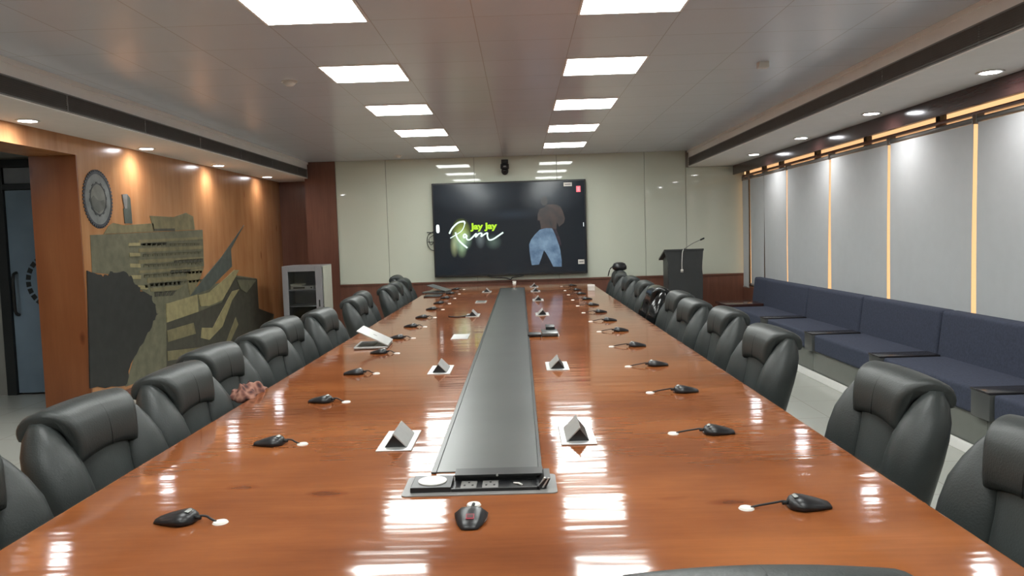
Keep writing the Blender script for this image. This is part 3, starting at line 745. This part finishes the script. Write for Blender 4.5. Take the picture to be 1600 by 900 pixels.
# ================================================================== CHAIRS
def make_chair(vinyl=None):
    L1 = vinyl or M['leather']; L2 = vinyl or M['leather2']
    t = empty('office_chair', 'x', 'chair')
    # seat
    bm = B(); R = []
    for z, a, e in ((.395, .20, 3), (.405, .235, 3), (.43, .25, 3.4), (.465, .252, 3.4), (.488, .235, 3), (.498, .19, 2.8), (.500, .08, 2.4)):
        R.append(sup((.02, 0, z), (1, 0, 0), (0, 1, 0), a, a * 1.02, 28, e))
    rings(bm, R); link('seat', bm, L1, t, True)
    # outer back shell
    bm = B(); R = []
    for k in range(13):
        s = k / 12; z = .40 + .515 * s
        hw = .215 + .055 * math.sin(min(1, s * 1.25) * PI * .62); hw -= .035 * max(0, s - .75) * 4
        x = -.215 - .075 * s
        if k in (0, 12): hw *= .93
        th = .030 if 0 < k < 12 else .018
        ring = []
        n = 24
        for j in range(n):
            a = 2 * PI * j / n; ca, sa = math.cos(a), math.sin(a)
            yy = hw * math.copysign(abs(ca) ** .7, ca); xx = th * math.copysign(abs(sa) ** .8, sa)
            ring.append(Vector((x + xx + .055 * (yy / .27) ** 2, yy, z)))
        R.append(ring)
    rings(bm, R); link('back_shell', bm, L1, t, True)
    # centre lumbar panel
    bm = B(); R = []
    for k in range(9):
        s = k / 8; z = .44 + .43 * s
        a = (.045, .05, .055, .06, .058, .05, .045, .04, .03)[k]; w_ = (.13, .15, .155, .15, .145, .145, .15, .15, .14)[k]
        R.append(sup((-.185 - .05 * s, 0, z), (1, 0, 0), (0, 1, 0), a, w_, 20, 2.6))
    rings(bm, R); link('lumbar_panel', bm, L2, t, True)
    # side bolsters
    for sg in (-1, 1):
        bm = B(); R = []
        P = [(.928,.214,-.290,.024,.022),(.912,.216,-.284,.038,.036),(.88,.221,-.272,.056,.056),(.83,.226,-.254,.080,.074),(.77,.229,-.230,.096,.086),(.70,.228,-.208,.102,.090),(.62,.226,-.186,.104,.088),(.55,.224,-.172,.102,.082),(.49,.222,-.165,.092,.070),(.44,.225,-.168,.066,.05),(.42,.228,-.17,.04,.03)]
        for z, y, x, wy, wx in P:
            th = sg * math.radians(12)
            u = Vector((-math.sin(th) * -1, math.cos(th), 0)) if False else Vector((math.sin(th) * sg * sg, math.cos(th), 0))
            v_ = Vector((math.cos(th), -math.sin(th), 0))
            R.append(sup((x, sg * y, z), u, v_, wy, wx, 18, 2.2))
        rings(bm, R); link('side_bolster', bm, L1, t, True)
    # rolled headrest: thick band that folds over the top and hangs down in front
    pth = spline([(-.322, .885), (-.330, .908), (-.318, .934), (-.282, .947), (-.244, .939), (-.216, .912), (-.202, .87), (-.196, .82), (-.198, .768)], 3)
    th = .022
    bm = B(); R = []
    ysn = [-.244, -.239, -.226, -.20, -.16, -.11, -.055, 0, .055, .11, .16, .20, .226, .239, .244]
    pp_ = [Vector((p[0], p[1])) for p in pth]
    for y in ysn:
        edge = abs(y) / .244
        tk = th * (1 if abs(y) < .228 else (.80 if abs(y) < .241 else .45))
        ring = []; L = len(pp_)
        outr, inr = [], []
        for i, p in enumerate(pp_):
            d = (pp_[min(i + 1, L - 1)] - pp_[max(i - 1, 0)]).normalized(); n_ = Vector((-d.y, d.x))
            s = i / (L - 1)
            # front flap narrows downwards and its lower edge arches up in the middle
            kk = max(0, (s - .62) / .38)
            tq = min(1, max(0, (s - .16) / .70)); tq = tq * tq * (3 - 2 * tq); yy = y * (1 - .31 * tq)
            q = Vector((p.x, p.y + kk ** 2 * .028 * (1 - edge ** 2) - .012 * edge ** 2 * (1 - kk)))
            q.x -= .020 * edge ** 2 * (0 if kk else 0)
            bulge = 1 + .25 * math.sin(PI * s)
            tt = tk * bulge * (1 if 0 < i < L - 1 else .5)
            outr.append(Vector((q.x + n_.x * tt, yy, q.y + n_.y * tt))); inr.append(Vector((q.x - n_.x * tt, yy, q.y - n_.y * tt)))
        R.append(outr + inr[::-1])
    rings(bm, R); link('headrest', bm, L1, t, True)
    # stitched seam across the headrest middle
    bm = B()
    sm = [Vector((p[0], 0, p[1])) for p in pth[7:23]]
    out = []
    for i, p in enumerate(sm):
        d = (sm[min(i + 1, len(sm) - 1)] - sm[max(i - 1, 0)]).normalized(); out.append(p + Vector((-d.z, 0, d.x)) * (th * 1.22 - .0008))
    tube(bm, out, .0016, 5); link('seam', bm, M['rubber'], t, True)
    # care tag on the sitter's right
    bm = B(); box(bm, -.235, -.205, -.318, -.296, .70, .735, .003, 1); link('tag', bm, M['grey'], t)
    # under-seat parts
    bm = B(); cyl(bm, (0, 0, .30), .028, .20, 20); cyl(bm, (0, 0, .17), .038, .14, 20); link('gas_column', bm, M['black'], t, True)
    bm = B(); box(bm, -.12, .12, -.09, .09, .365, .398, .008, 2); box(bm, -.235, -.10, -.03, .03, .375, .395); box(bm, -.245, -.225, -.03, .03, .375, .47); link('seat_mechanism', bm, M['black'], t)
    for k in range(5):
        a = 2 * PI * k / 5 + .3; c, s = math.cos(a), math.sin(a)
        bm = B(); R = []
        for d, w_, z in ((.02, .03, .125), (.15, .024, .115), (.28, .017, .09), (.30, .012, .085)):
            R.append(sup((c * d, s * d, z), (-s, c, 0), (0, 0, 1), w_, .016, 10, 3))
        rings(bm, R); lg = link('base_leg', bm, M['black'], t, True)
        bm = B()
        for q in (-.016, .016):
            vs = cyl(bm, (0, 0, 0), .028, .018, 16, axis='y')
            for v in vs: v.co = Matrix.Rotation(a + .9, 3, 'Z') @ (v.co + Vector((0, q, 0))) + Vector((c * .29, s * .29, .0285))
        tube(bm, [(c * .29, s * .29, .028), (c * .29, s * .29, .088)], .007, 8)
        link('caster', bm, M['rubber'], lg)
    return t
CH = None
def chair(x, y, rz, label, group):
    global CH
    o = dup(CH) if CH else make_chair(); CH = CH or o
    o.location = (x + .28 * math.cos(rz), y + .28 * math.sin(rz), 0); o.rotation_euler = (0, 0, rz); o['label'] = label; o['group'] = group   # x, y: centre of the headrest
    return o
GL, GR = 'leather chairs on the mural side', 'leather chairs on the window side'
left = [(-1.58, 1.95, -3, 'cut off by the lower left frame corner'), (-1.59, 2.71, -5, 'whole and large in the left foreground'), (-1.555, 3.37, -2, 'overlapped by the large left foreground one'),
        (-1.66, 4.04, -5, 'with a pink patterned cloth beside it'), (-1.63, 4.74, -5, 'just beyond the pink patterned cloth'), (-1.72, 5.45, -4, 'pulled out slightly in front of the rack cabinet'), (-1.62, 6.10, -4, 'directly behind the silver laptop'),
        (-1.62, 7.35, -2, 'nearer of the pair beyond the laptop'), (-1.70, 8.1, 4, 'rear one of the pair beyond the laptop'), (-1.58, 9.0, -2, 'nearest of the far overlapping cluster'),
        (-1.62, 9.75, 3, 'middle of the far overlapping cluster'), (-1.64, 10.6, 0, 'beside the far table end'), (-1.88, 11.55, 0, 'farthest, close to the back wall')]
for x, y, r, l in left: chair(x, y, math.radians(r), 'black leather chair on the mural side, ' + l, GL)
right = [(1.36, 1.92, 3, 'nearest, cut off by the frame edge'), (1.40, 2.84, 1, 'whole and large in the right foreground'), (1.36, 4.19, 4, 'second whole one counted from the camera'), (1.42, 5.27, 2, 'third whole one, its far side overlapping another'),
         (1.36, 6.02, 4, 'fourth, overlapped by the third'), (1.42, 6.85, 3, 'just before the vinyl-covered chair'), (1.38, 8.5, 0, 'just beyond the vinyl-covered chair'),
         (1.37, 9.5, 2, 'third from the back wall'), (1.36, 10.35, -3, 'second from the back wall'), (1.44, 11.2, 0, 'farthest, black bag on top')]
for x, y, r, l in right: chair(x, y, PI + math.radians(r), 'black leather chair on the window side, ' + l, GR)
ec = chair(.345, 1.104, PI / 2, 'black leather chair at the near table end, only its top edge seen', 'leather chair at the near end')
ec.scale = (1.026, 1.026, 1.026)
del bpy.data.objects[[o.name for o in S.objects if o.get('group') == 'leather chair at the near end'][0]]['group']
vc = make_chair(M['shrink']); vc.location = (1.37 - .29, 7.62, 0); vc.rotation_euler = (0, 0, PI)
tag(vc, 'shiny black vinyl-covered chair in the middle of the window-side row', 'chair')
# bag on the farthest right chair
bg_ = empty('shoulder_bag', 'small black bag perched on the farthest window-side chair back', 'bag', (1.44, 11.2, .962))
bm = B(); R = []
for z, a, b_ in ((0, .07, .10), (.02, .10, .13), (.06, .10, .13), (.10, .08, .10), (.115, .04, .06)): R.append(sup((0, 0, z), (1, 0, 0), (0, 1, 0), a, b_, 18, 3))
rings(bm, R); link('bag_body', bm, M['black'], bg_, True)
bm = B(); tube(bm, spline([(-.09, 0, .06), (-.14, -.02, .02), (-.17, -.02, -.08)], 5), .008); link('bag_strap', bm, M['rubber'], bg_, True)

# cloth draped by the fourth left chair
random.seed(4)
bm = B(); n1, n2 = 26, 18
def clz(u, v): return .055 * math.sin(u * 7 + 1.3 * math.sin(v * 6)) * .45 + .02 * math.sin(v * 15 + u * 4) + .012 * math.sin(u * 23 - v * 9)
top, bot = [], []
for i in range(n1 + 1):
    a, b2 = [], []
    for j in range(n2 + 1):
        u, v = i / n1, j / n2
        e = math.sin(PI * u) ** .5 * math.sin(PI * v) ** .5
        y = -.14 + .28 * u + .02 * math.sin(v * 9); x = -.05 + .12 * v + .012 * math.sin(u * 12)
        z = .05 * e + clz(u, v) * e * .6
        a.append(bm.verts.new((x, y, z))); b2.append(bm.verts.new((x, y, -.03 * e - .004)))
    top.append(a); bot.append(b2)
for i in range(n1):
    for j in range(n2):
        bm.faces.new([top[i][j], top[i + 1][j], top[i + 1][j + 1], top[i][j + 1]]); bm.faces.new([bot[i][j], bot[i][j + 1], bot[i + 1][j + 1], bot[i + 1][j]])
for i in range(n1):
    for j in (0, n2):
        q = [top[i][j], top[i + 1][j], bot[i + 1][j], bot[i][j]]; bm.faces.new(q if j else q[::-1])
for j in range(n2):
    for i in (0, n1):
        q = [top[i][j], top[i][j + 1], bot[i][j + 1], bot[i][j]]; bm.faces.new(q[::-1] if i else q)
tag(link('scarf', bm, M['cloth'], None, True, (-1.40, 3.80, .752)), 'crumpled pink and brown patterned cloth between the chair and the table edge', 'cloth')

# ================================================================== RACK CABINET
rk = empty('rack_cabinet', 'grey equipment rack cabinet with smoked glass door by the pillar', 'cabinet', (-3.23, 11.31, 0))
W, D, H = .295, .57, 1.16
bm = B()
box(bm, -W, -W + .012, .0, D, .06, H); box(bm, -W, W, .0, D, H - .03, H, .003, 1); box(bm, -W, W, .0, D, .04, .07); box(bm, -W, W, D - .012, D, .06, H)
link('cabinet_body', bm, M['rack'], rk)
bm = B(); box(bm, W - .010, W + .002, .07, D - .005, .06, H - .01); o = link('side_panel', bm, M['rack_side'], rk); o['label'] = 'cream steel side panel'
bm = B()
for q in ((-W, -W + .085, .05, H), (W - .10, W, .05, H)): box(bm, q[0], q[1], -.02, .0, q[2], q[3], .003, 1)
box(bm, -W + .085, W - .10, -.02, 0, .05, .13); box(bm, -W + .085, W - .10, -.02, 0, H - .085, H, .003, 1)
d_ = link('door', bm, M['rack'], rk)
bm = B(); box(bm, -W + .08, W - .095, -.010, -.006, .125, H - .08); link('door_glass', bm, M['smoked'], d_)
bm = B(); box(bm, W - .06, W - .04, -.03, -.02, .55, .65, .003, 1); link('door_handle', bm, M['frame'], d_)
bm = B()
for z in (.80, .56, .34): box(bm, -W + .015, W - .015, .04, D - .05, z - .012, z)
link('shelf', bm, M['rack'], rk)
bm = B(); box(bm, -W + .02, W - .02, .4, .52, .345, .54); box(bm, -W + .02, W - .02, .3, .52, .08, .3); link('blanking_unit', bm, M['rubber'], rk)
for k in range(3):
    bm = B(); cyl(bm, (-W + .04 + k * .27, .06, .02), .022, .04, 14, axis='x'); link('caster', bm, M['rubber'], rk)
dv = empty('disc_player', 'slim silver equipment box on the middle shelf of the rack cabinet', 'player', (-3.26, 11.37, .80))
bm = B(); box(bm, -.17, .17, 0, .28, .004, .055, .004, 2); link('player_body', bm, M['metal'], dv)
bm = B(); box(bm, -.13, .04, -.002, .0, .02, .04); box(bm, .13, .15, -.002, .0, .02, .04); link('player_display', bm, M['black'], dv)
bm = B(); box(bm, -.17, .0, .02, .24, .0, .03, .003, 2); tag(link('set_top_box', bm, M['rack_side'], None, False, (-3.27, 11.38, .857)), 'flat pale box stacked on the silver player in the rack', 'box')

# ================================================================== LECTERN
pdm = empty('lectern', 'dark grey lectern with curved sides and gooseneck microphone at the back wall', 'lectern', (2.40, 11.3, 0))
bm = B()
prof = [(-.245, 0), (-.245, .45), (-.225, .75), (-.22, .92), (-.235, 1.05), (-.285, 1.215), (.285, 1.215), (.27, 1.05), (.265, .95), (.275, .80), (.27, .45), (.27, 0)]
prism(bm, prof, lambda p, s: Vector((p[0], .03 * s, p[1]))); link('front_panel', bm, M['podium'], pdm)
for sx in (-.22, .22):
    bm = B(); prism(bm, [(.03, 0), (.40, 0), (.40, 1.08), (.03, 1.20)], lambda p, s: Vector((sx - .012 + .024 * s, p[0], p[1]))); link('side_panel', bm, M['podium'], pdm)
bm = B(); prism(bm, [(-.01, 1.215), (.44, 1.07), (.44, 1.095), (-.01, 1.24)], lambda p, s: Vector((-.29 + .58 * s, p[0], p[1]))); link('slanted_top', bm, M['podium'], pdm)
bm = B(); box(bm, -.25, .25, 0, .42, 0, .05, .004, 1); link('base', bm, M['podium'], pdm)
gm = empty('gooseneck_microphone', 'thin gooseneck microphone leaning right over the lectern top', 'microphone', (2.42, 11.34, 1.232))
bm = B(); cyl(bm, (0, 0, .006), .03, .012, 20); link('microphone_base', bm, M['black'], gm, True)
bm = B(); tube(bm, spline([(0, 0, .01), (.03, .0, .03), (.12, 0, .085), (.235, 0, .135)], 6), .005); link('gooseneck', bm, M['grey'], gm, True)
bm = B(); tube(bm, [(.232, 0, .133), (.25, 0, .141), (.285, 0, .156), (.29, 0, .158)], .012, 12); link('microphone_head', bm, M['black'], gm, True)
bm = B(); tube(bm, spline([(-.02, .0, .012), (-.03, -.055, .0), (-.045, -.058, -.05), (-.055, -.058, -.2), (-.055, -.06, -.30)], 6), .006); tube(bm, [(-.055, -.06, -.29), (-.055, -.06, -.31), (-.055, -.06, -.335)], .02, 12)
c = link('hanging_plug', bm, M['detector'], gm, True); c['label'] = 'pale cable and round plug hanging down the lectern front'

# ================================================================== SCREEN
tv = empty('display_screen', 'large black wall display showing green and white lettering and a figure in jeans', 'television', (-.155, YB - .01, .88))
TW, TH = 1.225, 1.495
bm = B(); box(bm, -TW, TW, -.10, 0, 0, TH, .006, 2); link('display_body', bm, M['black'], tv)
m, nt, b = newmat('lit_display')
tcn = N(nt, 'ShaderNodeTexCoord')
def blob(cx, cz, sx, sz, col, pw=1.0):
    mpn = N(nt, 'ShaderNodeMapping'); nt.links.new(tcn.outputs['Object'], mpn.inputs['Vector'])
    mpn.inputs['Location'].default_value = (-cx / sx, 0, -cz / sz); mpn.inputs['Scale'].default_value = (1 / sx, 0, 1 / sz)
    g = N(nt, 'ShaderNodeTexGradient', gradient_type='SPHERICAL'); nt.links.new(mpn.outputs[0], g.inputs[0])
    mm = N(nt, 'ShaderNodeMixRGB', blend_type='MULTIPLY'); mm.inputs[0].default_value = 1; nt.links.new(g.outputs['Color'], mm.inputs[1]); mm.inputs[2].default_value = col
    return mm.outputs[0]
acc = None
OX, OZ = .155, -.88       # screen children are in display space
def add(c):
    global acc
    if acc is None: acc = c; return
    a = N(nt, 'ShaderNodeMixRGB', blend_type='ADD'); a.inputs[0].default_value = 1
    nt.links.new(acc, a.inputs[1]); nt.links.new(c, a.inputs[2]); acc = a.outputs[0]
base = N(nt, 'ShaderNodeRGB'); base.outputs[0].default_value = (.006, .009, .012, 1); add(base.outputs[0])
for q in ((-.93 + OX, 1.60 + OZ, .16, .22, (.30, .38, .06, 1)), (-.92 + OX, 1.47 + OZ, .17, .20, (.22, .34, .24, 1)), (-1.05 + OX, 1.38 + OZ, .07, .20, (.25, .28, .14, 1)),
          (-.93 + OX, 1.33 + OZ, .09, .16, (.18, .26, .14, 1)), (-.63 + OX, 1.48 + OZ, .09, .17, (.10, .12, .12, 1)), (-.42 + OX, 1.42 + OZ, .14, .13, (.06, .09, .07, 1)),
          (-.7 + OX, 2.2 + OZ, .8, .35, (.02, .025, .03, 1)), (.5 + OX, 2.15 + OZ, .55, .35, (.022, .026, .03, 1)), (-.1 + OX, 1.85 + OZ, .5, .1, (.01, .014, .02, 1))):
    add(blob(*q))
nt.links.new(acc, b.inputs['Emission Color']); b.inputs['Emission Strength'].default_value = .6
b.inputs['Base Color'].default_value = (.01, .01, .012, 1); b.inputs['Roughness'].default_value = .12
bm = B(); box(bm, -TW + .022, TW - .022, -.103, -.1, .03, TH - .025); sc = link('screen', bm, m, tv)
YF = -.104
def flat(name, pts, mat, lv=1, parent=None):
    bm = B(); prism(bm, [(x + OX, z + OZ) for x, z in pts], lambda p, s: Vector((p[0], YF - .0006 * lv * s, p[1])))
    bmesh.ops.triangulate(bm, faces=[f for f in bm.faces if len(f.verts) > 4]); return link(name, bm, mat, parent or sc)
def stroke(bm, pts, w_):
    P = spline([(x + OX, 0, z + OZ) for x, z in pts], 5)
    for i in range(len(P) - 1):
        d = (P[i + 1] - P[i]).normalized(); n_ = Vector((-d.z, 0, d.x)) * w_
        q = [P[i] + n_ - d * .003, P[i] - n_ - d * .003, P[i + 1] - n_ + d * .003, P[i + 1] + n_ + d * .003]
        prism(bm, [(v.x, v.z) for v in q], lambda p, s: Vector((p[0], YF - .0012 * s, p[1])))
R1 = [(-1.121, 1.574), (-1.083, 1.644), (-1.027, 1.705), (-0.963, 1.748), (-0.882, 1.759), (-0.87, 1.727), (-0.89, 1.665), (-0.932, 1.604), (-1.015, 1.553), (-1.106, 1.503)]
R2 = [(-1.022, 1.589), (-1.007, 1.526), (-0.973, 1.463), (-0.913, 1.399), (-0.843, 1.339)]
AM = [(-0.846, 1.53), (-0.871, 1.562), (-0.895, 1.532), (-0.882, 1.496), (-0.848, 1.468), (-0.803, 1.467), (-0.757, 1.501), (-0.692, 1.562), (-0.703, 1.508), (-0.648, 1.56), (-0.603, 1.559), (-0.614, 1.515), (-0.559, 1.549), (-0.514, 1.565), (-0.515, 1.512), (-0.49, 1.457), (-0.428, 1.464), (-0.355, 1.507), (-0.264, 1.566)]
AM = [(-.842, 1.527), (-.873, 1.558), (-.897, 1.535), (-.89, 1.503), (-.862, 1.515), (-.844, 1.53), (-.85, 1.50), (-.838, 1.472)] + AM[5:]
neon = emis('white_neon', (.72, .95, .84, 1), .62)
bm = B(); stroke(bm, R1[:6], .013); stroke(bm, R1[5:], .007); link('script_letter', bm, neon, sc)
bm = B(); stroke(bm, R2, .013); link('script_letter', bm, neon, sc)
bm = B(); stroke(bm, AM, .012); link('script_letters', bm, neon, sc)
cu = bpy.data.curves.new('t', 'FONT'); cu.body = 'Jay Jay'; cu.size = .135; cu.offset = .006; cu.extrude = .0006
to = bpy.data.objects.new('t', cu); COL.objects.link(to)
dg = bpy.context.evaluated_depsgraph_get(); me = bpy.data.meshes.new_from_object(to.evaluated_get(dg)); bpy.data.objects.remove(to)
xs = [v.co.x for v in me.vertices]; sc_ = .43 / (max(xs) - min(xs)); x0_ = min(xs)
for v in me.vertices: v.co = Vector(((v.co.x - x0_) * sc_ - .785 + OX, YF - .001 - v.co.z, v.co.y * 1.0 + 1.632 + OZ))
me.materials.append(emis('lime_lettering', (.42, .74, .004, 1), .55)); o = bpy.data.objects.new('title_lettering', me); COL.objects.link(o); o.parent = sc
def emn(name, c1, c2, sc1):
    m, nt, b = newmat(name)
    nt.links.new(ramp(nt, noise(nt, coords(nt), sc1), [(.3, c1), (.7, c2)]), b.inputs['Emission Color']); b.inputs['Emission Strength'].default_value = .5
    b.inputs['Base Color'].default_value = (.01, .01, .01, 1); b.inputs['Roughness'].default_value = .2
    return m
skin = emn('dim_skin_image', srgb(52, 50, 51), srgb(72, 60, 56), 8)
flat('pictured_torso', [(.345, 1.58), (.335, 1.68), (.325, 1.74), (.29, 1.74), (.295, 1.84), (.33, 1.92), (.40, 1.945), (.45, 1.99), (.53, 1.99), (.60, 1.985), (.66, 1.95), (.70, 1.87), (.73, 1.76), (.71, 1.69), (.63, 1.63), (.60, 1.70), (.59, 1.60), (.515, 1.60)], skin, 1)
flat('pictured_head', [(.405 + .055 * math.cos(k * PI / 8), 2.045 + .075 * math.sin(k * PI / 8)) for k in range(16)], emn('dim_head_image', srgb(50, 54, 57), srgb(64, 62, 60), 10), 2)
flat('pictured_jeans', [(0.322, 1.593), (.42, 1.615), (0.515, 1.61), (0.581, 1.529), (0.612, 1.40), (0.642, 1.255), (0.660, 1.10), (0.658, 0.994), (0.522, 0.998), (.48, 1.09), (0.414, 1.217), (0.381, 1.263), (.34, 1.15), (0.296, 1.039), (0.182, 1.031), (.165, 1.12), (0.153, 1.225), (0.146, 1.361), (.18, 1.44), (0.241, 1.517)], emn('blue_jeans_image', srgb(74, 98, 124), srgb(120, 146, 168), 7), 2)
flat('pictured_belt', [(0.526, 1.60), (0.583, 1.60), (.64, 1.45), (0.668, 1.33), (0.622, 1.34), (.57, 1.5)], emn('dark_belt_image', srgb(34, 34, 42), srgb(56, 44, 52), 20), 3)
for nm, cx, cz, sx, sz, mk in (('white_sticker', .786, 2.298, .066, .030, M['detector']), ('red_logo', .953, 2.22, .034, .048, emis('red_logo', srgb(205, 90, 100), .9)), ('white_sticker', .973, 1.064, .05, .036, M['detector'])):
    flat(nm, [(cx - sx, cz - sz), (cx + sx, cz - sz), (cx + sx, cz + sz), (cx - sx, cz + sz)], mk, 2)
    if nm == 'white_sticker':
        flat('sticker_print', [(cx - sx * .7, cz - sz * .25), (cx + sx * .7, cz - sz * .25), (cx + sx * .7, cz + sz * .2), (cx - sx * .7, cz + sz * .2)], M['grey'], 3)
    else:
        for q in (-.02, 0, .02): flat('logo_line', [(cx - sx * .5, cz + q - .004), (cx + sx * .5, cz + q - .004), (cx + sx * .5, cz + q + .004), (cx - sx * .5, cz + q + .004)], emis('logo_pale', srgb(235, 160, 165), .9), 3)
flat('menu_handle', [(-1.303 + .026 * math.copysign(abs(math.cos(a)) ** .6, math.cos(a)), 1.655 + .067 * math.copysign(abs(math.sin(a)) ** .6, math.sin(a))) for a in [2 * PI * k / 16 for k in range(16)]], emis('handle_light', (.75, .82, .82, 1), 1), 2)
flat('menu_handle', [(1.018, 1.625), (1.026, 1.625), (1.026, 1.69), (1.018, 1.69)], emis('handle_light2', (.6, .66, .66, 1), 1), 2)
# cables around the screen
bm = B()
tube(bm, spline([(-1.37, 12.37, 1.62), (-1.47, 12.37, 1.56), (-1.49, 12.37, 1.43), (-1.44, 12.37, 1.33), (-1.38, 12.37, 1.31)], 6), .006)
tube(bm, spline([(-1.37, 12.36, 1.57), (-1.46, 12.37, 1.50), (-1.43, 12.365, 1.40), (-1.37, 12.37, 1.47)], 6), .005)
tube(bm, [(-1.37, 12.37, 1.60), (-1.43, 12.37, 1.60), (-1.49, 12.37, 1.605)], .006); tube(bm, [(-1.37, 12.37, 1.45), (-1.42, 12.37, 1.447), (-1.48, 12.37, 1.45)], .006)
tag(link('cable_bundle', bm, M['rubber'], None, True), 'loops of thin black cable at the left edge of the display', 'cable')
bm = B(); tube(bm, spline([(-.55, 12.30, .885), (-.42, 12.28, .855), (-.25, 12.27, .84), (-.16, 12.27, .815), (-.13, 12.28, .845), (.05, 12.29, .875)], 6), .009)
tag(link('hanging_cable', bm, M['rubber'], None, True), 'black cable sagging under the middle of the display', 'cable')
# conference camera above the screen
cc = empty('conference_camera', 'black conference camera on a bracket above the display', 'camera', (-.205, YB - .006, 2.60))
bm = B(); box(bm, -.055, .055, -.012, 0, .0, .13, .004, 1); box(bm, -.05, .05, -.13, -.0, .055, .07, .004, 1); link('wall_bracket', bm, M['frame'], cc)
bm = B(); R = []
for z, r in ((.054, .05), (.05, .068), (-.02, .070), (-.03, .062)): R.append([Vector((r * math.cos(2 * PI * k / 24), -.085 + r * math.sin(2 * PI * k / 24), z)) for k in range(24)])
rings(bm, R); link('camera_base', bm, M['black'], cc, True)
bm = B(); bmesh.ops.create_uvsphere(bm, u_segments=20, v_segments=12, radius=.058)
for v in bm.verts: v.co = Vector((v.co.x, v.co.y * .9 - .085, v.co.z * 1.1 - .06))
hd = link('camera_head', bm, M['black'], cc, True)
bm = B(); cyl(bm, (0, -.142, -.06), .026, .02, 20, axis='y'); link('lens', bm, M['shrink'], hd, True)
bm = B(); box(bm, -.02, .02, -.157, -.154, .005, .013); link('status_strip', bm, M['metal'], cc)
